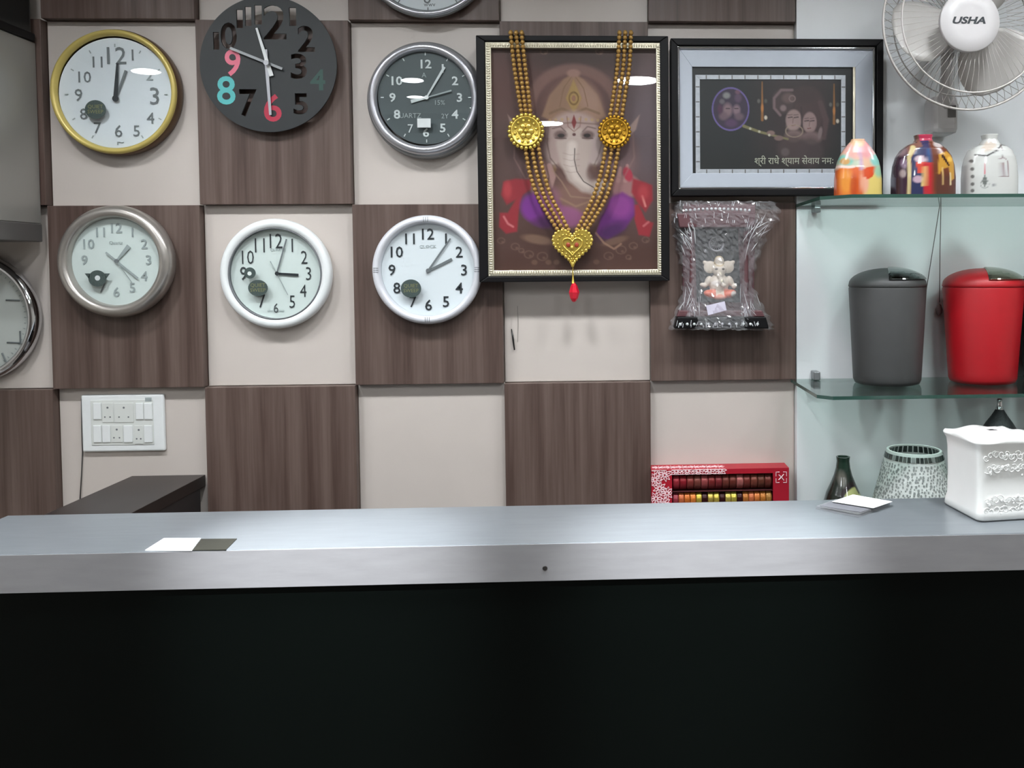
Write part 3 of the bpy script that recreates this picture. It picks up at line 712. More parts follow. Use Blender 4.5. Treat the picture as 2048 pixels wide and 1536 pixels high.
    P.line([(1148, 290), (1148, 320), (1154, 346), (1170, 366), (1192, 376), (1206, 368)], [72, 58, 46, 36, 28, 20], (200, 184, 176), soft=7)
    P.line([(1144, 290), (1140, 325), (1152, 355), (1176, 374)], [18, 16, 12, 8], (226, 214, 206), soft=8, al=.8)
    P.line([(1149, 296), (1148, 318), (1153, 342), (1166, 362), (1186, 374)], 1.8, (60, 44, 42), soft=1.2, al=.9)
    P.ell(1184, 345, 12, 16, (124, 96, 90), soft=.6, al=.8)
    P.line([(1104, 340), (1122, 362), (1140, 392), (1180, 396)], 3, (176, 150, 130), soft=2, al=.6); P.line([(1120, 396), (1150, 412), (1184, 400)], 4, (180, 150, 126), soft=3, al=.6)
    for sgn in (-1, 1):
        c = 1148 + sgn * 27
        P.line([(c - sgn * 10 - 0, 262), (c, 252), (c + sgn * 16, 256)], 2.5, (116, 92, 88), soft=2, al=.8)
        P.ell(c, 269, 13, 9, (128, 104, 100), soft=.5, al=.9); P.ell(c - sgn * 1, 270, 7, 4, (58, 46, 44), soft=.4); P.line([(c - 11, 275), (c + 11, 276)], 1.6, (92, 72, 70), al=.8)
    P.gain = 1.0; P.pw = 1.25
    P.line([(1097, 250), (1094, 285), (1100, 315), (1116, 335), (1128, 352)], 2, (104, 78, 74), soft=3, al=.8); P.line([(1200, 250), (1203, 285), (1196, 312), (1188, 328)], 2, (112, 88, 86), soft=3, al=.7)
    P.line([(1084, 236), (1094, 248), (1148, 244), (1202, 248), (1212, 236)], 2.5, (118, 90, 78), soft=3, al=.7)
    for q_ in range(9): P.ell(1100 + q_ * 12, 240 - 3 * math.sin(PI * q_ / 8), 3, 3, (196, 168, 120), soft=.6, al=.7)
    for sgn in (-1, 1):
        P.line([(1148 + sgn * 62, 245), (1148 + sgn * 92, 238), (1148 + sgn * 118, 268), (1148 + sgn * 120, 315), (1148 + sgn * 98, 356), (1148 + sgn * 70, 350)], 2.5, (170, 140, 134), soft=3, al=.55)
        P.line([(1148 + sgn * 74, 262), (1148 + sgn * 92, 290), (1148 + sgn * 90, 330)], 3, (92, 66, 66), soft=4, al=.5)
    for y_l in (305, 316, 328, 340): P.line([(1126, y_l), (1140, y_l + 4), (1158, y_l + 2)], 1.4, (168, 146, 138), soft=2, al=.5)
    P.line([(1134, 232), (1136, 252), (1148, 262), (1160, 252), (1162, 232)], 2, (150, 110, 100), al=.7)
    P.poly([(1148, 228), (1153, 244), (1148, 258), (1143, 244)], (138, 54, 56), soft=1.5); P.ell(1148, 268, 3.5, 3, (110, 70, 70), soft=.5)
YP = YF + .020
painted_grid('picture', 983, 1315, 94, 541, 250, 336, YP, paint_god, (104, 66, 56), t, m_print, O)
gx0, gx1, gz0, gz1 = RR(rect(982, 1316, 93, 542, YF + .012), O)
MB().box(gx0, gx1, YF + .010 - O.y, YF + .012 - O.y, gz0, gz1).build('glass_pane', m_pglass, t)

# ================================================================== GOLD GARLAND
YG = YF - .008
t = thing('gold_garland', at(1147, 66, YG), 'gilt bead garland with two medallions and a heart pendant draped over the elephant god picture', 'garland')
O = t.location
def strand(pts, r=.0061):
    P_ = [at(a, b, YG) - O for a, b in pts]; 
    # smooth path
    dense = []
    for i in range(len(P_) - 1):
        p0 = P_[max(i - 1, 0)]; p1 = P_[i]; p2 = P_[i + 1]; p3 = P_[min(i + 2, len(P_) - 1)]
        for k in range(12):
            u = k / 12; dense.append(0.5 * ((2 * p1) + (-p0 + p2) * u + (2 * p0 - 5 * p1 + 4 * p2 - p3) * u * u + (-p0 + 3 * p1 - 3 * p2 + p3) * u ** 3))
    dense.append(P_[-1]); mb = MB(); d = 0; nxt = 0
    for a_, b_ in zip(dense, dense[1:]):
        L_ = (b_ - a_).length
        while nxt <= d + L_ and L_ > 0:
            c = a_ + (b_ - a_) * ((nxt - d) / L_); mb.ball(c, r, 8, 6); nxt += r * 1.95
        d += L_
    ob = mb.build('bead_strand', m_goldd, t, smooth=True)
    return ob
def lerp(A, B, u): return [(a[0] + (b[0] - a[0]) * u, a[1] + (b[1] - a[1]) * u) for a, b in zip(A, B)]
LA, LB = [(1021, 66), (1028, 130), (1037, 190), (1045, 236)], [(1043, 66), (1050, 130), (1057, 190), (1062, 236)]
LC, LD = [(1050, 290), (1058, 340), (1074, 390), (1096, 430), (1122, 470)], [(1076, 290), (1086, 340), (1101, 390), (1122, 430), (1138, 462)]
RA, RB = [(1262, 66), (1259, 130), (1250, 190), (1243, 236)], [(1239, 66), (1235, 130), (1227, 190), (1219, 236)]
RC, RD = [(1238, 290), (1229, 340), (1214, 390), (1193, 430), (1166, 470)], [(1212, 290), (1203, 340), (1188, 390), (1169, 430), (1152, 462)]
for A, B in ((LA, LB), (LC, LD), (RA, RB), (RC, RD)):
    for u in (0, .5, 1): strand(lerp(A, B, u))
# strand ends fold over the frame top
mb = MB()
for px in (1021, 1032, 1043, 1239, 1250.5, 1262):
    q = at(px, 67, YG) - O; mb.tube([q, q + Vector((0, .004, .006)), q + Vector((0, .03, .0075)), q + Vector((0, .055, .007))], .0048, 6)
mb.build('cord_ends', m_goldd, t, smooth=True)
def medallion(px, py, r, mat):
    c = at(px, py, YG - .004) - O; s = scl(YG); R_ = r * s
    md = MB()
    md.lathe([(0, .002), (R_ * .82, .002), (R_ * .86, .006), (R_ * .80, .009), (R_ * .74, .005), (R_ * .35, .006), (0, .0075)], 40, 'y')
    mo = md.build('medallion', mat, t, loc=c, smooth=True)
    pb = MB(); npt = 24
    for k in range(npt):
        a = 2 * PI * k / npt; pb.ball((math.cos(a) * R_ * .93, -.002, math.sin(a) * R_ * .93), R_ * .12, 8, 6, sc=(1, .7, 1))
    pb.build('scalloped_edge', mat, mo, smooth=True)
    fb = MB()
    for k in range(6):
        a = 2 * PI * k / 6; fb.ball((math.cos(a) * R_ * .3, -.008, math.sin(a) * R_ * .3), R_ * .17, 8, 6, sc=(1, .4, 1))
    for k in range(12):
        a = 2 * PI * k / 12 + .2; fb.ball((math.cos(a) * R_ * .6, -.006, math.sin(a) * R_ * .6), R_ * .09, 6, 5, sc=(1, .6, 1))
    fb.ball((0, -.009, 0), R_ * .12); fb.build('flower_relief', mat, mo, smooth=True)
medallion(1052, 263, 35, m_gold)
medallion(1229, 264, 32, M('dark_gold', (176, 132, 40), .4, .8, var=.12, scale=150))  # right medallion gets a darker gold than the left one
def heart(n=48, sc=1.0):
    r = []
    for k in range(n):
        a = 2 * PI * k / n; x = 16 * math.sin(a) ** 3; z = 13 * math.cos(a) - 5 * math.cos(2 * a) - 2 * math.cos(3 * a) - math.cos(4 * a); r.append((x * sc / 17, (z + 2.5) * sc / 17))
    return r
c = at(1145, 496, YG - .004) - O; sH = 42 * scl(YG)
hp = MB(); hh = [(x, z * 1.02) for x, z in heart(60, sH)]
hp.prism(hh, -.004, .002); ho = hp.build('heart_pendant', m_gold, t, loc=c, bevel=.001)
mb = MB()
for k, (x, z) in enumerate(heart(40, sH * .97)): mb.ball((x, -.003, z), .0042, 8, 5, sc=(1, .7, 1.3))
for k, (x, z) in enumerate(heart(30, sH * .74)): mb.ball((x, -.005, z), .0030, 6, 5)
mb.build('scalloped_edge', m_gold, ho, smooth=True)
mb = MB(); mb.tube([(x, -.0055, z + .002) for x, z in heart(40, sH * .50)], .0026, 6, closed=True); mb.build('inner_heart', m_gold, ho, smooth=True)
m_redg = M('dark_red_enamel', (156, 62, 36), .3, var=.1); mb = MB()
mb.ball((-.011, -.005, .008), .006, 10, 6, sc=(1, .4, 1.1)); mb.ball((.011, -.005, .008), .006, 10, 6, sc=(1, .4, 1.1)); mb.build('enamel', m_redg, ho, smooth=True)
mb = MB(); mb.ball((-.001, -.007, .001), .0058, 8, 6, sc=(1, .6, 1)); mb.ball((0, -.005, -.012), .004, 8, 6); mb.build('centre_stone', m_gold, ho, smooth=True)
c = at(1146, 562, YG - .002) - O; dr = MB()
dr.lathe([(.0006, .040), (.0012, .028), (.0022, .010), (.0042, -.004), (.005, -.006)], 14, 'z'); dr.build('drop_cap', m_gold, t, loc=c, smooth=True)
dr = MB(); dr.lathe([(.003, -.004), (.0085, -.012), (.0145, -.030), (.0105, -.046), (.0055, -.054), (0, -.057)], 7, 'z'); dr.build('drop_bead', M('red_glass_bead', (206, 24, 48), .2, var=.1, coat=.5), t, loc=c + Vector((.0022, 0, 0)))

# ================================================================== FRAMED COUPLE PICTURE
YK = -.036
r = rect(1342, 1767, 77, 391, YK); t = thing('framed_picture', ((r[0] + r[1]) / 2, -.002, r[2]), 'wide black framed dark print of a flute player and a woman with pale grey mount', 'picture')
O = t.location; sK = scl(YK); a_ = RR(r, O)
mb = MB(); frame_ring(mb, a_[0], a_[1], a_[2], a_[3], 14 * sK, YK - O.y, 0); mb.build('outer_frame', m_blackm, t, bevel=.002)
MB().box(a_[0] + .01, a_[1] - .01, -.010, -.001, a_[2] + .01, a_[3] - .01).build('back_board', m_darktop, t)
b_ = RR(rect(1355, 1750, 93, 379, YK + .003), O)
mb = MB(); frame_ring(mb, *b_, 5 * sK, YK + .002 - O.y, YK + .02 - O.y); mb.build('silver_fillet', m_chrome, t, bevel=.002)
c_ = RR(rect(1359, 1745, 98, 374, YK + .008), O)
m_mount = M('pale_grey_mount', (178, 184, 194), .35, .1, var=.02)
mb = MB(); mb2 = MB()
k_ = RR(rect(1385, 1711, 134, 346, YK + .008), O)
o4 = [(c_[0], c_[2]), (c_[1], c_[2]), (c_[1], c_[3]), (c_[0], c_[3])]; i4 = [(k_[0], k_[2]), (k_[1], k_[2]), (k_[1], k_[3]), (k_[0], k_[3])]
for q in range(4): mb.prism([o4[q], o4[(q + 1) % 4], i4[(q + 1) % 4], i4[q]], YK + .008 - O.y, YK + .012 - O.y)
mb.build('mount', m_mount, t, bevel=.0008)
frame_ring(mb2, k_[1] - .0075, k_[1] - .0015, k_[2], k_[3], .003, YK + .006 - O.y, YK + .008 - O.y); mb2.build('gilt_fillet', m_beadsil, t)
MB().box(k_[0] - .002, k_[1] + .002, YK + .0125 - O.y, YK + .016 - O.y, k_[2] - .002, k_[3] + .002).build('black_mount', m_blackpl, t)
mb = MB()
d_ = RR(rect(1391, 1691, 150, 347, YK + .010), O)
frame_ring(mb, d_[0], d_[1], d_[2], d_[3], 9 * sK, YK + .0095 - O.y, YK + .0125 - O.y)
mb.build('silver_border', M('silver_print', (176, 180, 186), .3, .4, var=.1, scale=90), t, bevel=.0006)
mb = MB(); nb = 11
for k in range(nb):
    x = d_[0] + 9 * sK + (d_[1] - d_[0] - 18 * sK) * (k + .5) / nb
    for z in (d_[2], d_[3] - 9 * sK): mb.box(x - .0015, x + .0015, YK + .009 - O.y, YK + .0097 - O.y, z + .001, z + 9 * sK - .001)
nb = 6
for k in range(nb):
    z = d_[2] + 9 * sK + (d_[3] - d_[2] - 18 * sK) * (k + .5) / nb
    for x in (d_[0], d_[1] - 9 * sK): mb.box(x + .001, x + 9 * sK - .001, YK + .009 - O.y, YK + .0097 - O.y, z - .0015, z + .0015)
mb.build('border_links', m_greydk, t)
def paint_couple(P):
    P.blend(np.clip((P.X - 1480) / 80, 0, 1) * np.clip((1690 - P.X) / 50, 0, 1) * .9, (52, 36, 36)); P.blend(np.clip((P.Y - 290) / 30, 0, 1) * .6, (26, 28, 26))
    P.ell(1461, 218, 36, 42, (58, 44, 66), soft=.1); P.ring(1461, 218, 36, 42, 2.6, (132, 116, 176)); P.ring(1461, 218, 36, 42, 2, (84, 60, 150), al=.5)
    for x, y, a, b, c in ((1453, 191, 7, 6, (150, 150, 148)), (1444, 203, 5, 5, (110, 104, 108)), (1455, 220, 9, 13, (150, 122, 128)), (1473, 220, 7, 10, (150, 122, 132)), (1447, 232, 9, 8, (120, 96, 104)), (1478, 233, 9, 7, (112, 90, 100)), (1476, 196, 7, 9, (96, 70, 96)), (1462, 246, 12, 8, (92, 60, 96)), (1440, 218, 5, 10, (86, 44, 74)), (1475, 184, 5, 4, (120, 80, 100))):
        P.ell(x, y, a, b, c, soft=.7, al=.9)
    P.line([(1452, 217), (1459, 217)], 2, (70, 50, 56)); P.line([(1469, 217), (1476, 217)], 2, (70, 50, 56))
    for x, y0_, y1_ in ((1524, 164, 240), (1668, 168, 247)):
        P.line([(x, y0_), (x, y1_)], [2, 5], (156, 104, 50), soft=1.5); P.ell(x, (y0_ + y1_) / 2 + 14, 2.5, 8, (200, 130, 66), soft=.6); P.ell(x + 7, y1_ - 5, 3, 4, (226, 214, 196), soft=.6); P.ell(x - 7, y1_ - 38, 3, 4, (120, 118, 112), soft=.7, al=.7); P.ell(x + 7, y1_ - 38, 3, 4, (100, 98, 92), soft=.7, al=.7)
    P.gain = .6
    # woman's veil, faces, turban
    P.ell(1618, 222, 32, 46, (72, 50, 50), soft=.3); P.ell(1608, 190, 26, 18, (66, 46, 46), soft=.5); P.line([(1640, 205), (1652, 240), (1648, 276)], [10, 12, 8], (84, 60, 62), soft=4)
    P.ell(1566, 202, 22, 25, (74, 56, 56), soft=.25); P.line([(1584, 180), (1562, 180), (1548, 196), (1548, 216), (1560, 230)], 5, (128, 104, 106), soft=3); P.ell(1576, 196, 12, 10, (104, 82, 80), soft=.6); P.ring(1584, 197, 6, 6, 2.5, (134, 112, 108)); P.ell(1566, 216, 6, 6, (140, 118, 118), soft=.6)
    P.ell(1587, 240, 16, 21, (162, 136, 132), soft=.2); P.ell(1583, 252, 10, 9, (172, 146, 142), soft=.7, al=.7)
    P.ell(1619, 245, 14, 21, (158, 130, 128), soft=.2); P.ell(1616, 252, 9, 9, (168, 142, 138), soft=.7, al=.7)
    for x in (1580, 1592): P.line([(x - 4, 235), (x + 4, 234)], 2.2, (64, 46, 46)); P.line([(x - 5, 230), (x + 4, 229)], 1.2, (84, 62, 60))
    for x in (1613, 1624): P.line([(x - 4, 242), (x + 4, 241)], 2.2, (64, 46, 46)); P.line([(x - 4, 237), (x + 4, 236)], 1.2, (84, 62, 60))
    P.line([(1583, 251), (1590, 250)], 2, (120, 66, 66)); P.line([(1615, 257), (1621, 256)], 2, (120, 66, 66)); P.line([(1586, 236), (1585, 246)], 1.5, (128, 100, 96)); P.line([(1619, 243), (1618, 252)], 1.5, (128, 100, 96))
    P.line([(1602, 214), (1604, 270)], 3, (52, 34, 36), soft=2, al=.8)
    # bodies, necklace
    P.ell(1588, 272, 18, 12, (132, 108, 104), soft=.5); P.ell(1622, 276, 20, 13, (126, 102, 100), soft=.5); P.ell(1585, 300, 30, 30, (76, 58, 58), soft=.4, al=.8); P.ell(1620, 304, 26, 30, (72, 56, 58), soft=.4, al=.8)
    P.ring(1588, 262, 17, 12, 2, (170, 150, 130), al=.7); P.ell(1570, 304, 8, 8, (98, 84, 84), soft=.6); P.ell(1640, 266, 4, 12, (136, 116, 116), rot=10, soft=.5)
    # flute and hands
    P.line([(1487, 252), (1520, 264), (1575, 278)], [6, 5, 4], (132, 124, 84), soft=1.2); P.ell(1541, 266, 8, 5, (140, 112, 106), soft=.4); P.ell(1557, 276, 9, 5, (132, 106, 100), soft=.4)
    for x, y in ((1500, 257), (1518, 263), (1538, 270)): P.ell(x, y, 2.5, 2.5, (206, 200, 176), soft=.5)
painted_grid('picture', 1399, 1683, 158, 339, 240, 150, YK + .0118, paint_couple, (26, 30, 31), t, m_print, O)
q = at(1588, 322, YK + .011) - O
text('lettering', 'श्री राधे श्याम सेवाय नमः', 19 * sK, M('silver_letters', (164, 166, 150), .35, .3), t, q.x, q.y - .0004, q.z, depth=.0004, offset=.0001)
lo = bpy.data.objects['lettering']; wd = lo.dimensions.x if lo.dimensions.x else .2
me_ = lo.data; wx = max(v.co.x for v in me_.vertices) - min(v.co.x for v in me_.vertices); lo.scale = (160 * sK / wx, 1, 1)

# ================================================================== WRAPPED IDOL
t = thing('wrapped_idol', at(1440, 660, -.02), 'small white elephant-headed idol in a maroon niche, all wrapped in crumpled clear plastic', 'idol'); O = t.location
def PT(px, py, Y): q = at(px, py, Y) - O; return (q.x, q.z)
m_maroon = M('maroon_board', (92, 58, 62), .45, var=.12, scale=40)
y_ = lambda Y: Y - O.y
MB().prism([PT(1366, 402, -.02), PT(1512, 402, -.02), PT(1508, 640, -.02), PT(1366, 640, -.02)], y_(-.014), y_(-.003)).build('back_panel', m_maroon, t, bevel=.002)
MB().prism([PT(1390, 458, -.02), PT(1476, 458, -.02), PT(1482, 604, -.02), PT(1394, 604, -.02)], y_(-.0165), y_(-.0145)).build('niche', m_blackpl, t)
MB().prism([PT(1352, 632, -.03), PT(1526, 632, -.03), PT(1532, 655, -.03), PT(1346, 655, -.03)], y_(-.075), y_(-.003)).build('base_block', m_blackm, t, bevel=.003)
MB().prism([PT(1356, 620, -.03), PT(1520, 620, -.03), PT(1526, 632, -.03), PT(1352, 632, -.03)], y_(-.06), y_(-.003)).build('base_step', m_maroon, t, bevel=.002)
MB().prism([PT(1352, 428, -.03), PT(1508, 428, -.03), PT(1504, 456, -.03), PT(1358, 456, -.03)], y_(-.06), y_(-.003)).build('canopy', m_maroon, t, bevel=.003)
mb = MB()
for k in range(16):
    q = PT(1372 + k * 8.4, 421 - 3 * math.sin(PI * k / 15), -.05); mb.ball((q[0], y_(-.055), q[1]), .0042, 8, 6)
for k in range(12):
    q = PT(1360 + k * 14, 648, -.07); mb.ball((q[0], y_(-.077), q[1]), .004, 8, 6)
mb.build('bead_trim', m_inkw, t, smooth=True)
for px in (1384, 1492):
    mb = MB(); q = PT(px, 540, -.04); s = scl(-.04)
    mb.lathe([(.010, -.112), (.010, -.104), (.0065, -.098), (.0065, -.04), (.008, -.03), (.0065, -.02), (.0065, .085), (.009, .095), (.011, .105)], 16, 'z', c=(q[0], y_(-.04), q[1]))
    mb.build('pillar', m_maroon, t, smooth=True)
q = PT(1433, 488, -.02); mb = MB(); mb.lathe([(.017, 0), (.021, .001), (.023, .003), (.020, .005), (.016, .003)], 28, 'y', c=(q[0], y_(-.017), q[1]), closed=True)
for k in range(16):
    a = 2 * PI * k / 16; mb.tube([(q[0] + .005 * math.cos(a), y_(-.018), q[1] + .005 * math.sin(a)), (q[0] + .017 * math.cos(a), y_(-.019), q[1] + .017 * math.sin(a))], .0009, 4)
mb.build('halo_wheel', m_silverdk, t, smooth=True)
# idol body: one continuous skinned-like blob via metaballs turned mesh is avoided; built of overlapping smooth volumes joined by remesh
def blob(name, parts, mat, parent, vox=.0016, paint=None):
    bm = bmesh.new()
    for c, r, sc_, rot_ in parts:
        mt = Matrix.Translation(c) @ Euler(rot_).to_matrix().to_4x4() @ Matrix.Diagonal((r * sc_[0], r * sc_[1], r * sc_[2], 1))
        bmesh.ops.create_icosphere(bm, subdivisions=3, radius=1, matrix=mt)
    me = bpy.data.meshes.new(name); bm.to_mesh(me); bm.free()
    ob = bpy.data.objects.new('tmp', me); COL.objects.link(ob)
    md = ob.modifiers.new('r', 'REMESH'); md.mode = 'VOXEL'; md.voxel_size = vox; sm = ob.modifiers.new('s', 'SMOOTH'); sm.iterations = 4; sm.factor = .6
    dg = bpy.context.evaluated_depsgraph_get(); dg.update(); m2 = bpy.data.meshes.new_from_object(ob.evaluated_get(dg)); bpy.data.objects.remove(ob)
    if paint:
        co = np.empty(len(m2.vertices) * 3); m2.vertices.foreach_get('co', co); co = co.reshape(-1, 3); set_cols(m2, paint(co))
    m2.materials.clear(); m2.materials.append(mat)
    o2 = link(name, m2, mat, parent, smooth=True); return o2
m_idol = M_paint('painted_resin', .35)
c0 = Vector((PT(1438, 560, -.04)[0], y_(-.038), PT(1438, 560, -.04)[1])); u = .00134
def Q(dx, dy, dz=0): return (c0.x + dx * u, c0.y - dz * u, c0.z + dy * u)
parts = [(Q(0, -8), 20 * u, (1, .8, 1.1), (0, 0, 0)), (Q(0, 20, 6), 14 * u, (1, .9, 1), (0, 0, 0)), (Q(0, 38, 4), 10 * u, (1, .9, 1.1), (0, 0, 0)),
         (Q(-18, 26), 11 * u, (1.2, .35, 1.2), (0, .5, 0)), (Q(18, 26), 11 * u, (1.2, .35, 1.2), (0, -.5, 0)), (Q(-26, 34), 6 * u, (1.3, .4, .8), (0, .5, 0)), (Q(26, 34), 6 * u, (1.3, .4, .8), (0, -.5, 0)),
         (Q(0, 10, 14), 6 * u, (1, 1, 1.6), (0, 0, 0)), (Q(2, -2, 18), 5 * u, (1, 1, 1.6), (0, .2, 0)), (Q(7, -10, 18), 4 * u, (1.5, 1, 1), (0, 0, 0)),
         (Q(-22, -2, 4), 7 * u, (1, 1, 1.6), (0, .4, 0)), (Q(22, -2, 4), 7 * u, (1, 1, 1.6), (0, -.4, 0)), (Q(-32, -10, 6), 5 * u, (1.6, 1, 1), (0, .3, 0)), (Q(30, -12, 6), 5 * u, (1.2, 1, 1.2), (0, -.3, 0)),
         (Q(-16, -28, 8), 11 * u, (1.5, 1, .8), (0, .2, 0)), (Q(18, -28, 8), 11 * u, (1.5, 1, .8), (0, -.2, 0)), (Q(0, -34, 12), 9 * u, (1.6, 1, .7), (0, 0, 0)), (Q(0, -20), 16 * u, (1.2, .8, .8), (0, 0, 0))]
def idol_paint(co):
    P = Paint((co[:, 0] - c0.x) / u, (co[:, 2] - c0.z) / u, (214, 206, 186))
    P.blend(np.clip((-16 - P.Y) / 4, 0, 1) * (np.abs(P.X) > 8), (214, 106, 72)); P.ell(0, -36, 10, 8, (222, 150, 126), soft=.4)
    P.ell(28, -28, 6, 6, (230, 226, 214), soft=.4); P.ell(-8, -6, 8, 5, (236, 232, 220), soft=.4)
    for x in (-7, 7): P.ell(x, 22, 3, 2, (60, 50, 44), soft=.5)
    P.ring(0, 38, 10, 10, 2, (190, 170, 120)); return np.clip(P.c, 0, 1)
blob('idol', parts, m_idol, t, paint=idol_paint)
mb = MB(); a1 = PT(1411, 611, -.07); a2 = PT(1448, 602, -.07); a3 = PT(1452, 620, -.07); a4 = PT(1415, 630, -.07)
mb.prism([a1, a2, a3, a4], y_(-.0825), y_(-.082)); mb.build('price_label', M('lilac_paper', (206, 200, 216), .6), t)
# crumpled wrap: two sheets front/back closed at the sides
OUT = [(1352, 402, 1548, 0), (1346, 420, 1560, 0), (1342, 440, 1556, 0), (1348, 462, 1540, 0), (1352, 490, 1528, 0), (1358, 520, 1516, 0), (1366, 548, 1508, 0), (1366, 575, 1508, 0), (1358, 602, 1520, 0), (1348, 628, 1536, 0), (1340, 648, 1546, 0), (1338, 660, 1548, 0)]
rs = np.random.RandomState(5); nu, nv = 44, 60; vs = []
for j in range(nv):
    f = j / (nv - 1) * (len(OUT) - 1); k = min(int(f), len(OUT) - 2); g = f - k
    xl = OUT[k][0] * (1 - g) + OUT[k + 1][0] * g; xr = OUT[k][2] * (1 - g) + OUT[k + 1][2] * g; py = OUT[k][1] * (1 - g) + OUT[k + 1][1] * g
    wig = 3.0 * math.sin(j * 1.3) * (0.5 + rs.rand())
    for i in range(nu):
        w_ = i / (nu - 1); edge = math.sin(PI * w_) ** .45
        dep = -.006 - .080 * edge * (0.85 + .15 * math.cos(j * .12)) + rs.uniform(-.0035, .0035) * (1.2 - .6 * edge)
        dep += .004 * math.sin(w_ * 40 + j * .35) * (abs(w_ - .5) * 2) ** 1.5
        q = at(xl + (xr - xl) * w_ + (wig if i in (0, nu - 1) else 0) + rs.uniform(-1.2, 1.2), py + rs.uniform(-1.5, 1.5), dep) - O; vs.append(tuple(q))
fs = [(j * nu + i, (j + 1) * nu + i, (j + 1) * nu + i + 1, j * nu + i + 1) for j in range(nv - 1) for i in range(nu - 1)]
MB().add(vs, fs).build('plastic_wrap', m_wrap, t)
# folded seams of the wrap: bright creases
mb = MB()
for k in range(84):
    L_side = k % 2 == 0; low = (k // 2) % 2 == 0
    wx = rs.uniform(1368, 1398) if L_side else rs.uniform(1478, 1506)
    if low: p0_ = (rs.uniform(1344, 1400) if L_side else rs.uniform(1482, 1542), rs.uniform(630, 656)); p1_ = (wx, rs.uniform(535, 600))
    else: p0_ = (rs.uniform(1346, 1384) if L_side else rs.uniform(1500, 1550), rs.uniform(408, 470)); p1_ = (wx, rs.uniform(480, 550))
    f0 = rs.uniform(0, .5); f1 = f0 + rs.uniform(.2, .5); pts = []
    for s_ in range(6):
        g = f0 + (f1 - f0) * s_ / 5; bow = math.sin(PI * g) * (4 if L_side else -4)
        px_ = p0_[0] + (p1_[0] - p0_[0]) * g + bow; pts.append(tuple(at(px_, p0_[1] + (p1_[1] - p0_[1]) * g, -.05 - .02 * math.sin(PI * min(1, max(0, (px_ - 1345) / 200))) ) - O))
    w0 = rs.uniform(.0004, .0011); mb.tube(pts, [.0001, w0 * .7, w0, w0, w0 * .6, .0001], 4)
for k in range(60):
    x = rs.uniform(1348, 1530); yy = rs.choice([652, 655, 446, 436, 412]); mb.tube([tuple(at(x, yy, -.085) - O), tuple(at(x + rs.uniform(-3, 3), yy - rs.uniform(4, 12), -.083) - O)], rs.uniform(.0004, .0009), 4)
ob = mb.build('wrap_creases', M_glass('crease_plastic', (.9, .88, .92), 1.7, .1, .6), t); ob['kind'] = 'stuff'

# ================================================================== GLASS SHELVES
def shelf(zs, dep, label, chamfer, xl):
    t = thing('glass_shelf', (xl, 0, zs), label, 'shelf'); x1_ = XR - .05 - xl
    pl = [(0, -.001), (x1_, -.001), (x1_, -dep), (chamfer, -dep), (0, -dep + chamfer)]
    MB().slab(pl, 0, .008).build('pane', m_sglass, t)
    e = MB()
    e.box(chamfer, x1_, -dep - .0012, -dep - .0002, -.0002, .0082)
    n = Vector((-1, -1, 0)).normalized(); A = Vector((0, -dep + chamfer, 0)); B = Vector((chamfer, -dep, 0))
    e.slab([(A + n * .0002)[:2], (B + n * .0002)[:2], (B + n * .0012)[:2], (A + n * .0012)[:2]], -.0002, .0082)
    e.box(-.0012, -.0002, -dep + chamfer, -.001, -.0002, .0082)
    e.build('polished_edge', m_sedge, t)
    return t
ZS1 = 1.2378 - .008
sh = shelf(ZS1, .322, 'lower clear glass shelf with green edge carrying the swing lid bins', .03, 1.9885)
ZS2 = 1.7105
sh2 = shelf(ZS2, .322, 'upper clear glass shelf with green edge carrying the three painted pots', .06, 2.003)
for s_h, px, py, z in ((sh, 1631, 755, ZS1), (sh2, 1632, 424, ZS2)):
    q = at(px, py, -.02)
    MB().box(q.x - .009 - s_h.location.x, q.x + .009 - s_h.location.x, -.04, -.0005, -.016 if s_h is sh2 else .0085, -.0005 if s_h is sh2 else .032).build('bracket', m_silverdk, s_h, bevel=.003)
    MB().box(q.x - .009 - s_h.location.x, q.x + .009 - s_h.location.x, -.03, -.0005, .0085 if s_h is sh2 else -.012, .012 if s_h is sh2 else -.0005).build('bracket_jaw', m_silverdk, s_h, bevel=.002)
ST1 = ZS1 + .0083; ST2 = ZS2 + .0083

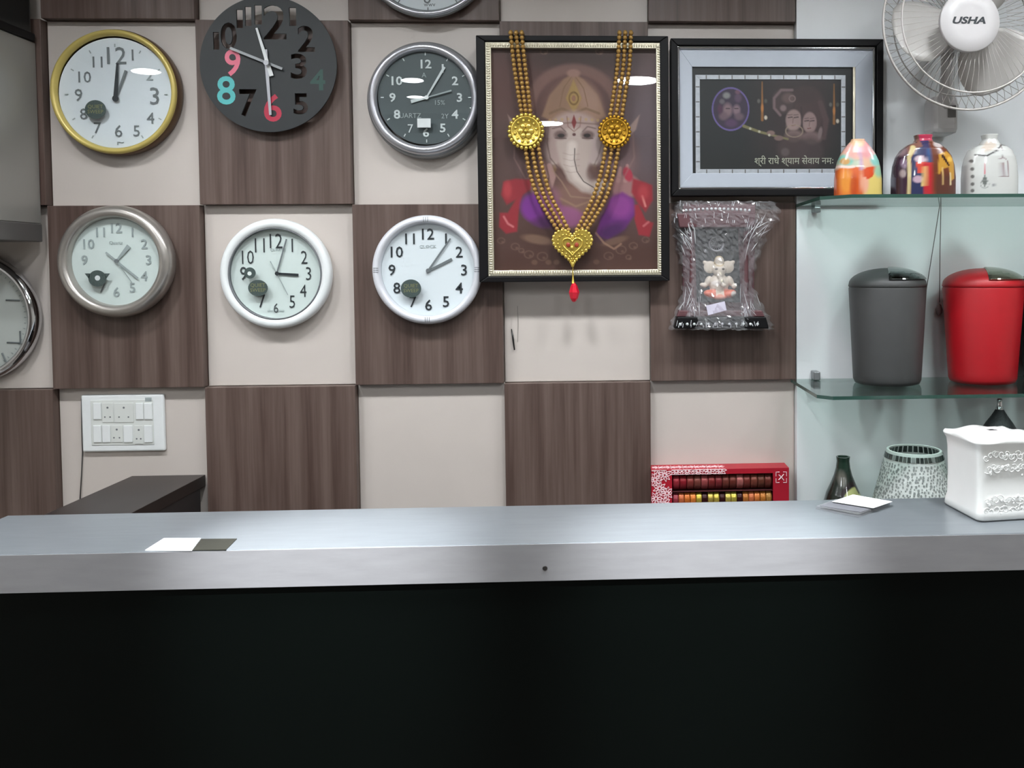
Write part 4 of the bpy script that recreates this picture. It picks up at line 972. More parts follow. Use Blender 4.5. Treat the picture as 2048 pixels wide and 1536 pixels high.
# ================================================================== SWING BINS
def bin_(px, pw, pb, mat, label, flapmat, Yc=-.106, ztop=None, zdome=None):
    s = scl(Yc); xc = at(px, 660, Yc).x; h = at(px, 574, Yc - .0).z - ST1
    t = thing('swing_bin', (xc, Yc, ST1), label, 'bin', 'swing lid bins on the lower glass shelf'); R1 = pw / 2 * s; R0 = pb / 2 * s
    MB().lathe([(0, 0), (R0 - .012, 0), (R0 - .004, .003), (R0, .012), (R0 + .001, .03), (R1 - .001, h - .004), (R1 - .002, h)], 64, 'z').build('body', mat, t, smooth=True)
    lid = MB(); hd = (574 - 537) * s
    prof = [(R1 - .003, h - .0)] + [(R1, h + .003), (R1 - .001, h + .008)] + [((R1 - .001) * math.cos(a), h + .008 + (hd - .006) * math.sin(a)) for a in [k * PI / 2 / 9 for k in range(1, 10)]]
    lid.lathe(prof, 64, 'z'); lo = lid.build('lid', mat, t, smooth=True)
    # chrome swing flap: slice of a slightly larger dome
    fb = MB(); vs = []; nu_, nv_ = 22, 12
    for j in range(nv_):
        for i in range(nu_):
            az = math.radians(-106 + 84 * i / (nu_ - 1)); el = math.radians(13 + 73 * j / (nv_ - 1)); ed = .0016 if (i in (0, nu_ - 1) or j in (0, nv_ - 1)) else .0042
            rr = (R1 + ed) * math.cos(el); vs.append((rr * math.cos(az), rr * math.sin(az), h + .008 + (hd - .006 + ed) * math.sin(el) + (.004 if j == 0 else 0)))
    n0 = len(vs); vs += [(a * .95, b * .95, c - .004) for a, b, c in vs]
    f_ = [(j * nu_ + i, j * nu_ + i + 1, (j + 1) * nu_ + i + 1, (j + 1) * nu_ + i) for j in range(nv_ - 1) for i in range(nu_ - 1)]
    f_ += [tuple(n0 + q for q in reversed(a)) for a in f_]
    bd = [i for i in range(nu_)] + [j * nu_ + nu_ - 1 for j in range(1, nv_)] + [(nv_ - 1) * nu_ + i for i in range(nu_ - 2, -1, -1)] + [j * nu_ for j in range(nv_ - 2, 0, -1)]
    for a, b in zip(bd, bd[1:] + bd[:1]): f_.append((a, b, b + n0, a + n0))
    fb.add(vs, f_).build('flap', flapmat, lo, smooth=False); return t
bin_(1774, 154, 134, m_grey, 'charcoal grey swing bin with black chrome flap, leftmost on the lower glass shelf', M('dark_chrome', (120, 122, 122), .06, 1.0))
bin_(1965, 158, 132, m_red, 'bright red swing bin with smoky flap on the lower glass shelf', M('smoky_chrome', (140, 136, 122), .08, .9))
bin_(2118, 156, 134, m_blackpl, 'black swing bin cut off by the right edge beside the red one', M('dark_chrome2', (90, 92, 92), .12, .9))

# ================================================================== PAINTED POTS (upper shelf)
m_pot = M_paint('glazed_pot_paint', .22, .4)
def pot(px0, px1, pyt, Yc, dep, sil, painter, base, label, name='painted_pot', nexp=3.2, seg=120, rows=90):
    """sil: list of (t height 0..1, half-width fraction, depth fraction)"""
    s = scl(Yc - dep * .6); xc = at((px0 + px1) / 2, 330, Yc).x; hw = (px1 - px0) / 2 * s; h = at((px0 + px1) / 2, pyt, Yc).z - ST2
    t = thing(name, (xc, Yc, ST2), label, 'pot', 'painted ceramic pots on the upper glass shelf')
    ts = [a[0] for a in sil]; vs = []
    for j in range(rows):
        z = j / (rows - 1); a = np.interp(z, ts, [q[1] for q in sil]) * hw; b = np.interp(z, ts, [q[2] for q in sil]) * dep
        for k in range(seg):
            th = 2 * PI * k / seg; c, s_ = math.cos(th), math.sin(th)
            vs.append((a * math.copysign(abs(c) ** (2 / nexp), c), b * math.copysign(abs(s_) ** (2 / nexp), s_), z * h))
    fs = [(j * seg + k, j * seg + (k + 1) % seg, (j + 1) * seg + (k + 1) % seg, (j + 1) * seg + k) for j in range(rows - 1) for k in range(seg)]
    fs.append(tuple(range(seg - 1, -1, -1)))
    # inside of the mouth
    n0 = len(vs); last = vs[-seg:]; vs += [(x * .8, y * .8, z - .002) for x, y, z in last] + [(x * .7, y * .7, z - .02) for x, y, z in last]
    for q in range(seg):
        q2 = (q + 1) % seg; fs += [((rows - 1) * seg + q, (rows - 1) * seg + q2, n0 + q2, n0 + q), (n0 + q, n0 + q2, n0 + seg + q2, n0 + seg + q)]
    fs.append(tuple(n0 + seg + q for q in range(seg)))
    me = bpy.data.meshes.new('body'); me.from_pydata(vs, [], fs); co = np.array(vs)
    P = Paint((px0 + px1) / 2 + co[:, 0] / s, 393 - co[:, 2] / h * (393 - pyt), base); painter(P); set_cols(me, np.clip(P.c * .82, 0, 1))
    return link('body', me, m_pot, t, smooth=True), t, hw, h
def p1(P):
    P.poly([(1660, 400), (1660, 345), (1690, 332), (1716, 340), (1720, 400)], (206, 92, 36), soft=4); P.ell(1685, 365, 12, 28, (226, 150, 60), soft=.8, al=.8); P.ell(1700, 375, 8, 24, (176, 66, 30), soft=.6, al=.7)
    P.poly([(1716, 400), (1724, 352), (1745, 345), (1770, 350), (1770, 400)], (214, 190, 108), soft=5); P.ell(1722, 368, 8, 22, (226, 166, 140), soft=.6)
    P.poly([(1716, 350), (1724, 338), (1750, 334), (1738, 356), (1728, 362)], (204, 74, 34), soft=2)
    P.ell(1693, 328, 22, 9, (170, 190, 170), soft=.5, al=.8); P.ell(1686, 322, 14, 12, (126, 186, 170), soft=.4); P.ell(1684, 325, 9, 7, (196, 152, 96), soft=.4); P.ell(1748, 322, 14, 14, (132, 186, 176), soft=.5); P.ell(1752, 345, 10, 12, (150, 186, 156), soft=.7)
    P.ell(1700, 303, 16, 18, (214, 160, 152), soft=.5, al=.9); P.ell(1728, 300, 16, 20, (206, 140, 146), soft=.5, al=.9); P.ell(1712, 286, 14, 10, (208, 168, 130), soft=.5); P.line([(1712, 300), (1716, 340)], 6, (182, 150, 176), soft=4); P.ell(1745, 300, 12, 10, (216, 180, 178), soft=.6)
    P.line([(1668, 334), (1690, 337), (1700, 336)], 5, (236, 208, 196), soft=2)
sil1 = [(0, 1.0, 1.0), (.3, .99, .98), (.5, .93, .92), (.62, .86, .85), (.75, .72, .7), (.85, .56, .56), (.93, .40, .45), (.97, .30, .4), (1, .28, .38)]
pb, pt1, hw1, h1 = pot(1668, 1763, 279, -.262, .032, sil1, p1, (212, 170, 140), 'orange and pink pot with turquoise patches, leftmost on the upper glass shelf')
def p2(P):
    P.poly([(1775, 400), (1775, 270), (1806, 270), (1800, 400)], (58, 34, 50), soft=2); P.ell(1797, 330, 6, 10, (120, 96, 116), soft=.5); P.ell(1794, 350, 5, 8, (150, 130, 130), soft=.6); P.ell(1795, 300, 10, 14, (140, 116, 118), soft=.6, al=.8)
    P.line([(1816, 298), (1806, 318), (1804, 400)], [9, 7, 6], (196, 178, 130), soft=1.5)
    P.poly([(1808, 400), (1810, 320), (1824, 300), (1836, 296), (1836, 400)], (46, 50, 84), soft=1.5)
    P.ell(1828, 322, 12, 7, (196, 172, 180), soft=.4); P.poly([(1818, 328), (1838, 328), (1836, 350), (1822, 350)], (196, 62, 44), soft=1.5); P.ell(1822, 362, 10, 7, (190, 160, 176), soft=.4)
    P.poly([(1836, 400), (1834, 330), (1856, 328), (1856, 400)], (182, 36, 46), soft=1.2); P.line([(1834, 338), (1833, 374)], [5, 6], (222, 190, 120), soft=1.5)
    P.poly([(1832, 272), (1850, 272), (1852, 328), (1838, 330)], (52, 48, 84), soft=1.5); P.poly([(1840, 302), (1850, 300), (1850, 326), (1842, 330)], (44, 76, 120), soft=1.5)
    P.poly([(1851, 285), (1900, 290), (1915, 340), (1915, 400), (1856, 400)], (104, 52, 32), soft=1.5); P.blend(np.clip((P.Y - 345) / 20, 0, .7) * (P.X > 1857), (78, 44, 36))
    P.poly([(1866, 312), (1884, 306), (1900, 320), (1899, 360), (1890, 366), (1886, 338), (1872, 342), (1866, 352), (1862, 350)], (190, 140, 52), soft=2.5)
    P.line([(1874, 316), (1886, 334)], [6, 4], (56, 30, 24)); P.line([(1872, 340), (1872, 372)], 3, (206, 170, 110), soft=1.5); P.line([(1889, 350), (1890, 372)], 3.5, (220, 196, 150), soft=1.5); P.ell(1890, 322, 6, 5, (226, 180, 80), soft=.7)
    P.poly([(1830, 265), (1870, 265), (1866, 282), (1834, 284)], (180, 50, 80), soft=1.5); P.ell(1868, 292, 10, 7, (180, 168, 166), soft=.5)
    P.poly([(1905, 320), (1915, 320), (1915, 400), (1903, 400)], (122, 40, 50), soft=2)
sil2 = [(0, 1.0, 1.0), (.3, 1.0, 1.0), (.5, .96, .96), (.65, .87, .9), (.76, .72, .8), (.84, .52, .65), (.88, .32, .5), (.93, .25, .42), (1, .28, .44)]
pot(1783, 1909, 271, -.25, .045, sil2, p2, (120, 80, 70), 'navy, red and brown patchwork pot, in the middle of the upper glass shelf')
def p3(P):
    P.line([(1938, 313), (1958, 316), (1980, 305), (1992, 293), (2010, 294)], 3, (66, 62, 62), soft=1.5)
    P.line([(1991, 293), (1991, 320)], 1.4, (90, 60, 56)); P.ring(1991, 332, 10, 12, 1.6, (150, 130, 132)); P.poly([(1981, 334), (2001, 334), (2001, 356), (1981, 356)], (200, 200, 200), soft=1)
    for x in (1981, 1986, 1991, 1996, 2001): P.line([(x, 330), (x, 356)], 1.2, (150, 128, 128))
    P.line([(1980, 357), (2002, 357)], 1.6, (130, 110, 110)); P.line([(1953, 325), (1953, 352)], 1.2, (190, 90, 100)); P.poly([(1953, 353), (1959, 366), (1953, 378), (1947, 366)], (108, 112, 108), soft=1)
    P.ring(1953, 372, 8, 8, 1.3, (140, 140, 138)); P.ell(1972, 374, 4, 3, (150, 150, 150), soft=.5); P.line([(1972, 378), (1973, 384)], 1.2, (120, 120, 120))
    for y in (325, 341, 356, 371, 384): P.ell(1932, y, 2.8, 3.6, (110, 108, 106), soft=.5)
    P.poly([(1950, 300), (1966, 285), (1985, 288), (1975, 303), (1955, 308)], (200, 182, 166), soft=4, al=.8)
sil3 = [(0, 1.0, 1.0), (.3, 1.0, 1.0), (.5, .97, .95), (.63, .9, .9), (.74, .78, .8), (.80, .6, .7), (.84, .36, .5), (.92, .24, .4), (1, .28, .44)]
pb3, pt3, hw3, h3 = pot(1925, 2032, 270, -.25, .045, sil3, p3, (204, 204, 200), 'white pot with birdcage and lantern drawings, below the wall fan')

# ================================================================== HANGING PULL CORD
t = thing('pull_cord', at(1881, 398, -.03), 'thin doubled cord hanging from the upper glass shelf between the grey and red bins', 'cord'); O = t.location
mb = MB(); mb.tube([at(1881, 401, -.03) - O, at(1867, 490, -.03) - O, at(1851, 590, -.03) - O], .0012, 6); mb.tube([at(1882, 401, -.03) - O, at(1880, 500, -.03) - O, at(1879, 605, -.03) - O], .0012, 6)
mb.build('strand', M('brown_grey_cord', (92, 84, 82), .7), t)
MB().lathe([(.002, .016), (.006, .012), (.009, 0), (.0075, -.010), (.002, -.016)], 14, 'z', c=tuple(at(1878, 619, -.03) - O)).build('toggle', M('dull_rose_plastic', (128, 100, 100), .5), t, smooth=True)

# ================================================================== WALL FAN
YFN = -.24; s = scl(YFN)
c = at(1944, 40, YFN); t = thing('wall_fan', (c.x, 0, c.z), 'white wall fan with wire guard above the painted pots', 'fan')
m_fan = M('fan_white_plastic', (200, 196, 196), .4, var=.01); m_blade = M('fan_blade_plastic', (186, 182, 178), .35, var=.01); m_wire = M('fan_guard_wire', (196, 190, 186), .4, .2, var=.02)
m_wired = M('fan_rear_wire', (150, 146, 142), .5, .1)
RG = 177 * s; yc = -.225
def ringv(r, y, wr, n=72): return [(r * math.cos(2 * PI * k / n), y, r * math.sin(2 * PI * k / n)) for k in range(n)]
g = MB()
g.tube(ringv(RG, yc + .0, 0), .0030, 6, closed=True); g.tube(ringv(RG * .83, yc - .028, 0), .0022, 6, closed=True)
for k in range(66):
    a = 2 * PI * k / 66; d = Vector((math.cos(a), 0, math.sin(a)))
    pts = [d * (.33 * RG) + Vector((0, yc - .048, 0)), d * (.6 * RG) + Vector((0, yc - .042, 0)), d * (.83 * RG) + Vector((0, yc - .028, 0)), d * (.95 * RG) + Vector((0, yc - .012, 0)), d * RG + Vector((0, yc, 0))]
    g.tube(pts, .00075, 3)
go = g.build('front_guard', m_wire, t, smooth=True)
g = MB(); g.tube(ringv(RG * .995, yc + .006, 0), .0026, 6, closed=True); g.tube(ringv(RG * .8, yc + .05, 0), .0018, 5, closed=True)
for k in range(66):
    a = 2 * PI * (k + .5) / 66; d = Vector((math.cos(a), 0, math.sin(a)))
    g.tube([d * (.28 * RG) + Vector((0, yc + .066, 0)), d * (.6 * RG) + Vector((0, yc + .064, 0)), d * (.8 * RG) + Vector((0, yc + .05, 0)), d * (.995 * RG) + Vector((0, yc + .006, 0))], .00075, 3)
g.build('rear_guard', m_wired, t, smooth=True)
q = at(1941, 42, -.29) - t.location
hb = MB().lathe([(0, .0), (.04, 0), (60 * scl(-.29), -.001), (61.5 * scl(-.29), -.004), (61 * scl(-.29), -.012), (.05, -.016), (0, -.016)], 64, 'y', c=(q.x, q.y, q.z)).build('guard_badge', m_fan, t, smooth=True)
q2 = at(1939, 40, -.292) - t.location
text('lettering', 'USHA', 13 * s / .72, m_ink, hb, q2.x, q.y - .0004, q2.z, sx=1.45, shear=.25, offset=.0008, depth=.0006)
for k, ang in enumerate((183, 303, 63)):
    a0 = math.radians(ang); vs = []; NU, NV = 9, 14
    for j in range(NV):
        rr = .03 + (RG * .86 - .03) * j / (NV - 1); f = j / (NV - 1)
        wid = (.018 + .066 * math.sin(min(1, f * 1.15) * PI / 1.35) ** .8) * (1 if f < .8 else math.sqrt(max(0, 1 - ((f - .8) / .2) ** 2 * .93)))
        for i in range(NU):
            w_ = (i / (NU - 1) - .5) * 2; px_ = rr; pz_ = w_ * wid + .012 * math.sin(f * PI); yy = yc + .018 - w_ * wid * .42
            vs.append((px_ * math.cos(a0) - pz_ * math.sin(a0), yy, px_ * math.sin(a0) + pz_ * math.cos(a0)))
    n0 = len(vs); vs += [(x, y + .0025, z) for x, y, z in vs]
    f1 = [(j * NU + i, j * NU + i + 1, (j + 1) * NU + i + 1, (j + 1) * NU + i) for j in range(NV - 1) for i in range(NU - 1)]
    f1 += [tuple(n0 + q_ for q_ in reversed(a)) for a in f1]
    bd = list(range(NU)) + [j * NU + NU - 1 for j in range(1, NV)] + [(NV - 1) * NU + i for i in range(NU - 2, -1, -1)] + [j * NU for j in range(NV - 2, 0, -1)]
    for a, b in zip(bd, bd[1:] + bd[:1]): f1.append((a, b, b + n0, a + n0))
    MB().add(vs, f1).build('blade', m_blade, t, smooth=True)
MB().lathe([(0, .03), (.022, .028), (.028, .016), (.028, -.02)], 24, 'y', c=(0, yc + .01, 0)).build('blade_hub', m_fan, t, smooth=True)
MB().lathe([(0, -.010), (.045, -.010), (.05, -.04), (.045, -.09), (.03, -.105), (0, -.108)], 32, 'y', c=(0, yc + .055, 0)).build('motor_housing', m_fan, t, smooth=True)
b0 = at(1882, 232, -.04) - t.location
MB().tube([(0, yc + .13, -.03), (b0.x * .4, -.085, b0.z * .45), (b0.x * .85, -.07, b0.z * .8), (b0.x, -.055, b0.z + .02)], [.018, .016, .018, .022], 14).build('arm', m_fan, t, smooth=True)
MB().box(b0.x - .036, b0.x + .036, -.075, -.0, b0.z - .052, b0.z + .05).build('wall_mount', m_fan, t, bevel=.014)
MB().box(b0.x + .004, b0.x + .026, -.0775, -.0755, b0.z - .01, b0.z + .022).build('speed_switch', m_greydk, t, bevel=.001)

# ================================================================== SWITCHBOARD
t = thing('switchboard', at(245, 845, YW), 'white modular switchboard on the beige square above the dark ledge', 'switchboard'); O = t.location
def box_px(nm, px0, px1, py0, py1, ya, yb, mat, parent, bevel=.001):
    r_ = rect(px0, px1, py0, py1, ya); return MB().box(r_[0] - O.x, r_[1] - O.x, ya - O.y, yb - O.y, r_[2] - O.z, r_[3] - O.z).build(nm, mat, parent, bevel=bevel)
box_px('plate', 163, 328, 789, 903, YW - .013, YW - .001, m_white, t, .004)
box_px('module_frame', 182, 307, 800, 890, YW - .0145, YW - .0132, m_offw, t, .001)
def module(nm, a, b, c, d, proud=.003, mat=m_white): return box_px(nm, a, b, c, d, YW - .0146 - proud, YW - .0146, mat, t, .0012)
for a, b in ((186, 202), (271, 286), (288, 304)): module('switch', a, b, 806, 839)
for a, b in ((186, 202), (204, 220), (247, 265), (288, 304)): module('switch', a, b, 851, 885)
def socket(a, b, c, d):
    so = module('socket', a, b, c, d, .0015, m_offw); mx, my = (a + b) / 2, (c + d) / 2; h_ = MB(); y = YW - .0162
    for dx, dy, r_ in ((0, -.26, .0028), (-.24, .22, .0022), (.24, .22, .0022)):
        q = at(mx + dx * (b - a), my + dy * (d - c), y) - O; h_.prism(ellipse(q.x, q.z, r_, r_, 12), y - .0003 - O.y, y - O.y)
    h_.build('socket_holes', m_gapgrey, so)
socket(204, 226, 806, 845); socket(228, 267, 806, 845); socket(222, 245, 851, 885); socket(269, 286, 851, 888)
ledb = module('indicator', 290, 303, 795, 803, .0006, m_inkl)
t = thing('cable', at(164, 800, YW), 'thin dark cable running down the left side of the switchboard to the ledge', 'cable'); O = t.location
MB().tube([at(163, 797, YW - .003) - O, at(163.5, 850, YW - .003) - O, at(165, 905, YW - .003) - O, at(163, 950, YW - .004) - O, at(160, 1000, YW - .006) - O], .0016, 6).build('sheath', M('dark_grey_cable', (70, 68, 66), .5), t, smooth=True)
t = thing('wire_stub', at(1023, 655, YW), 'short black wire stub hanging on the beige square under the elephant god picture', 'wire'); O = t.location
MB().tube([at(1023, 658, YW - .003) - O, at(1026, 678, YW - .005) - O, at(1029, 700, YW - .006) - O], [.0014, .0024, .0018], 6).build('sheath', m_blackpl, t, smooth=True)
MB().tube([at(1035, 612, YW - .002) - O, at(1036, 650, YW - .002) - O, at(1035, 684, YW - .002) - O], .0007, 5).build('thread', M('pale_thread', (150, 144, 136), .6), t)

# ================================================================== BANGLE BOX
ya, yb = -.036, YW - .002
r_ = rect(1303, 1578, 938, 1010, ya); x0, x1 = r_[0], r_[1]; zt = at(1440, 938, ya).z
t = thing('bangle_box', ((x0 + x1) / 2, ya, ZL), 'red gift box with white leaf pattern and window, on the cabinet behind the counter', 'box'); O = t.location
hb_ = zt - ZL; xa, xb = x0 - O.x, x1 - O.x; D = yb - ya
m_redbox = M('red_card', (164, 20, 40), .45, var=.03); m_darkin = M('dark_red_lining', (70, 20, 24), .7)
wx0 = at(1344, 960, ya).x - O.x; wx1 = at(1546, 960, ya).x - O.x; wz1 = at(1440, 948, ya).z - ZL; wz0 = .012
mb = MB(); mb.box(xa, xb, .003, D, hb_ - .003, hb_); mb.box(xa, xb, .003, D, 0, .003); mb.box(xa, xa + .003, .003, D, .003, hb_ - .003); mb.box(xb - .003, xb, .003, D, .003, hb_ - .003); mb.box(xa, xb, D - .003, D, .003, hb_ - .003)
mb.build('carton', m_redbox, t)
mb = MB(); mb.box(xa, wx0, 0, .003, 0, hb_); mb.box(wx1, xb, 0, .003, 0, hb_); mb.box(wx0, wx1, 0, .003, wz1, hb_); mb.box(wx0, wx1, 0, .003, 0, wz0); mb.build('window_front', m_redbox, t)
m_wleaf = M('white_leaf_print', (228, 196, 200), .5, var=.02)
mb = MB(); rl = np.random.RandomState(2)
def leafs(mb, cx, cz, n, R_, xmin, xmax, zmin, zmax, yf):
    for k in range(n):
        a = 2 * PI * k / n + rl.uniform(-.1, .1); d = Vector((math.cos(a), math.sin(a))); nn = Vector((-d.y, d.x)); c_ = Vector((cx, cz))
        P0 = c_ + d * R_ * .15; P1 = c_ + d * R_
        pts = [P0 + nn * 0, (P0 + P1) / 2 + nn * R_ * .17, P1, (P0 + P1) / 2 - nn * R_ * .17]
        pts = [Vector((min(max(p.x, xmin), xmax), min(max(p.y, zmin), zmax))) for p in pts]
        for A, B in zip(pts, pts[1:] + pts[:1]):
            if (B - A).length > .001: mb.tube([(A.x, yf, A.y), (B.x, yf, B.y)], .00095, 4)
sp_ = .0006
for cx, cz in ((.018, .118), (.010, .088), (.036, .100), (.022, .064), (.042, .050), (.012, .036), (.034, .022)):
    leafs(mb, xa + cx, cz, 9, .019, xa + sp_, wx0 - sp_, .001, hb_ - sp_, -.0004)
for k in range(5): leafs(mb, wx0 + .012 + k * .03, hb_ - .006 + .002, 10, .018, xa, wx0 + .150, wz1 + sp_, hb_ - sp_, -.0004)
mb.build('leaf_pattern', m_wleaf, t)
mb = MB()
for k in range(6):
    cx, cy = xa + .02 + k * .033, D * .45
    for q_ in range(9):
        a = 2 * PI * q_ / 9; e = (min(max(cx + .018 * math.cos(a), xa + .001), xb), min(max(cy + .018 * math.sin(a), .004), D - .002))
        mb.tube([(cx + .003 * math.cos(a), cy + .003 * math.sin(a), hb_ + .0004), (e[0], e[1], hb_ + .0004)], .001, 4)
mb.build('leaf_pattern', m_wleaf, t)
lx0, lx1 = at(1552, 960, ya).x - O.x, at(1573, 960, ya).x - O.x; lz1, lz0 = at(1560, 943, ya).z - ZL, at(1560, 966, ya).z - ZL
mb = MB(); cx, cz, q_ = (lx0 + lx1) / 2, (lz0 + lz1) / 2, (lx1 - lx0) / 2
for sx_, sz_ in ((-1, -1), (1, -1), (1, 1), (-1, 1)):
    mb.tube([(cx + sx_ * q_ * .35, -.0006, cz + sz_ * q_), (cx + sx_ * q_, -.0006, cz + sz_ * q_), (cx + sx_ * q_, -.0006, cz + sz_ * q_ * .2)], .0011, 4)
mb.tube([(cx - q_ * .5, -.0006, cz - q_ * .5), (cx, -.0006, cz), (cx + q_ * .5, -.0006, cz + q_ * .6)], .0014, 4); mb.tube([(cx + q_ * .5, -.0006, cz - q_ * .6), (cx, -.0006, cz), (cx - q_ * .5, -.0006, cz + q_ * .5)], .0014, 4)
mb.ball((cx, -.0006, cz), .0032, 8, 5, sc=(1, .3, 1)); mb.build('emblem', m_wleaf, t)
def bangle(x, z, r, wd, mat, label, group):
    me = MB().lathe([(r - .0022, -wd / 2), (r - .0006, -wd / 2), (r, -wd / 4), (r, wd / 4), (r - .0006, wd / 2), (r - .0022, wd / 2)], 40, 'z', closed=True).mesh('bangle')
    o_ = link('bangle', me, mat, None, loc=(O.x + x, ya + .004 + r, ZL + z), rot=(0, PI / 2, 0), smooth=True); return tag(o_, label, 'bangle', group)
cols1 = [(150, 44, 54), (136, 30, 40), (128, 54, 50), (116, 60, 52), (150, 70, 70), (120, 40, 40), (122, 42, 46), (110, 52, 44), (104, 46, 38), (168, 96, 92), (110, 46, 40), (118, 60, 48), (98, 52, 40), (108, 50, 42)]
n_ = len(cols1); wd = (wx1 - wx0 - .004) / n_
rU = .0235; zU = wz1 - rU - .0005
for k, c_ in enumerate(cols1):
    bangle(wx0 + .002 + wd * (k + .5), zU, rU, wd * .93, M('bangle_red%d' % k, c_, .3, .3, var=.1, scale=200), 'deep red bangle in the upper row of the red window box', 'red bangles in the upper row of the box')
cols2 = [(150, 60, 70), (190, 100, 60), (196, 106, 44), (206, 116, 48), (0, 0, 0), (214, 190, 80), (50, 14, 14), (206, 180, 90), (210, 186, 84), (50, 14, 14), (212, 190, 100), (220, 200, 90), (50, 14, 14), (180, 110, 50), (190, 104, 64), (196, 112, 54), (188, 116, 50), (170, 120, 60)]
cols2 = [c_ for c_ in cols2 if c_ != (0, 0, 0)]
n_ = len(cols2); wd = (wx1 - wx0 - .004) / n_; zD = zU - rU - .0015 - rU
for k, c_ in enumerate(cols2):
    gold_ = c_[1] > 175
    bangle(wx0 + .002 + wd * (k + .5), zD, rU, wd * .93, M('bangle_gold%d' % k, c_, .25, .7 if gold_ else .3, var=.15, scale=260), 'gilt bangle in the lower row of the red window box' if gold_ else ('dark maroon bangle between gilt ones in the lower row of the window box' if c_[0] == 50 else 'orange bangle in the lower row of the red window box'), 'bangles in the lower row of the box')
MB().box(wx0, wx1, .0032, D - .0032, zU - rU - .0012, zU - rU - .0004).build('tray', m_darkin, t)
MB().box(wx0, wx1, .0032, D - .0032, zD - rU - .0012, zD - rU - .0004).build('tray', m_darkin, t)
MB().box(wx0, wx1, .0532 if D > .06 else D - .006, D - .0032, wz0, wz1).build('lining', m_darkin, t)

# ================================================================== VASE, LAMPSHADE, GLITTER BOTTLE
Yv = -.062; q = at(1686, 960, Yv); s = scl(Yv); zt = at(1686, 913, Yv - .0).z - ZL
t = thing('vase', (q.x, Yv, ZL), 'small dark bottle vase with a cream swoosh, left of the mosaic lampshade', 'vase')
vz = lambda py: at(1686, py, Yv).z - ZL
prof = [(0, 0), (30, 0), (36, .004), (40, vz(1020)), (39, vz(1003)), (34, vz(985)), (26, vz(968)), (18.5, vz(950)), (14.5, vz(935)), (13, vz(922)), (14, zt), (11, zt), (10.5, zt - .02), (0, zt - .025)]
prof_old = [(0, 0), (30, 0), (35, .006), (38, .03), (39, .055), (37, .085), (28, .115), (19, .14), (14.5, .16), (13, .172), (13.5, zt - .004), (14.2, zt), (11, zt), (10.5, zt - .02), (0, zt - .025)]
mb = MB().lathe([(r_ * s if r_ > .5 else 0, h_) for r_, h_ in prof], 96, 'z')
me = mb.mesh('body'); bm = bmesh.new(); bm.from_mesh(me); bmesh.ops.subdivide_edges(bm, edges=[e for e in bm.edges if abs(e.verts[0].co.z - e.verts[1].co.z) > .004], cuts=9); bm.to_mesh(me); bm.free()
co = np.array([v.co[:] for v in me.vertices]); P = Paint(1686 + co[:, 0] / s, 1035 - co[:, 2] / s * .97 - 5, (30, 36, 30))
P.c[co[:, 1] > .03] *= 1
P.blend(np.clip((960 - P.Y) / 20, 0, 1), (34, 52, 42))
P.poly([(1672, 1012), (1684, 984), (1706, 975), (1722, 990), (1728, 1015), (1700, 1020)], (176, 172, 116), soft=3); P.line([(1700, 945), (1712, 962), (1720, 985)], [2, 6, 8], (150, 136, 70), soft=2)
P.line([(1674, 990), (1694, 972), (1708, 974), (1714, 990)], [8, 10, 9, 4], (34, 20, 22), soft=2); P.ell(1679, 962, 8, 14, (112, 104, 96), soft=.8, al=.6)
set_cols(me, np.clip(P.c, 0, 1)); link('body', me, m_pot, t, smooth=True)

Yv = -.165; q = at(1828, 900, Yv); s = scl(Yv); zt = at(1825, 899, Yv).z - ZL
t = thing('lampshade', (q.x, Yv, ZL), 'white mosaic glass lampshade with a band of mirror tiles, behind the counter', 'lampshade')
rt, rb = 54 * s, 93 * s
m_grout = M('white_grout', (196, 202, 198), .6, var=.03, scale=60)
MB().lathe([(rb, 0), (rt, zt), (rt - .004, zt + .001), (rt - .006, zt), (rb - .006, 0)], 64, 'z', closed=True).build('shade', m_grout, t, smooth=False)
m_tileg = M('grey_glass_tile', (136, 142, 140), .2, .2, var=.25, scale=70); m_mir = M('mirror_tile', (84, 92, 90), .12, .7, var=.5, scale=45)
mb = MB(); rl = np.random.RandomState(9); rows = 21; slope = math.atan2(rb - rt, zt)
def cone_pt(f, th, off): 
    r_ = rb + (rt - rb) * f; return Vector(((r_ + off * math.cos(slope)) * math.cos(th), (r_ + off * math.cos(slope)) * math.sin(th), zt * f + off * math.sin(slope)))
for j in range(rows):
    f = .02 + .84 * (j + .5) / rows; r_ = rb + (rt - rb) * f; n_ = int(2 * PI * r_ / .0092)
    f_row = f
    for k in range(n_):
        f = f_row + rl.uniform(-.012, .012); th = 2 * PI * (k + .5 * (j % 2) + rl.uniform(-.25, .25)) / n_; sz = .0030 * rl.uniform(.6, 1.25); rot = rl.uniform(0, 1.2); m_ = rl.choice([4, 5])
        c_ = []
        for q_ in range(m_):
            a = rot + 2 * PI * q_ / m_; c_.append(cone_pt(f + sz * 1.25 * math.sin(a) / zt + 0, th + sz * math.cos(a) / r_, .0010))
        mb.add(c_, [tuple(range(m_))])
ob = mb.build('mosaic_tiles', m_tileg, t); ob['kind'] = 'stuff'
n_ = 44
for k in range(n_):
    th0 = 2 * PI * k / n_; th1 = 2 * PI * (k + .78) / n_
    if math.sin((th0 + th1) / 2) > .35: continue
    f0, f1 = .895, .965; A = [cone_pt(f0, th0, .0004), cone_pt(f0, th1, .0004), cone_pt(f1, th1, .0004), cone_pt(f1, th0, .0004)]; B = [cone_pt(f0, th0, .002), cone_pt(f0, th1, .002), cone_pt(f1, th1, .002), cone_pt(f1, th0, .002)]
    MB().add(A + B, [(0, 1, 2, 3), (4, 5, 6, 7), (0, 1, 5, 4), (1, 2, 6, 5), (2, 3, 7, 6), (3, 0, 4, 7)]).build('mirror_tile', m_mir if k % 5 else m_tileg, t)
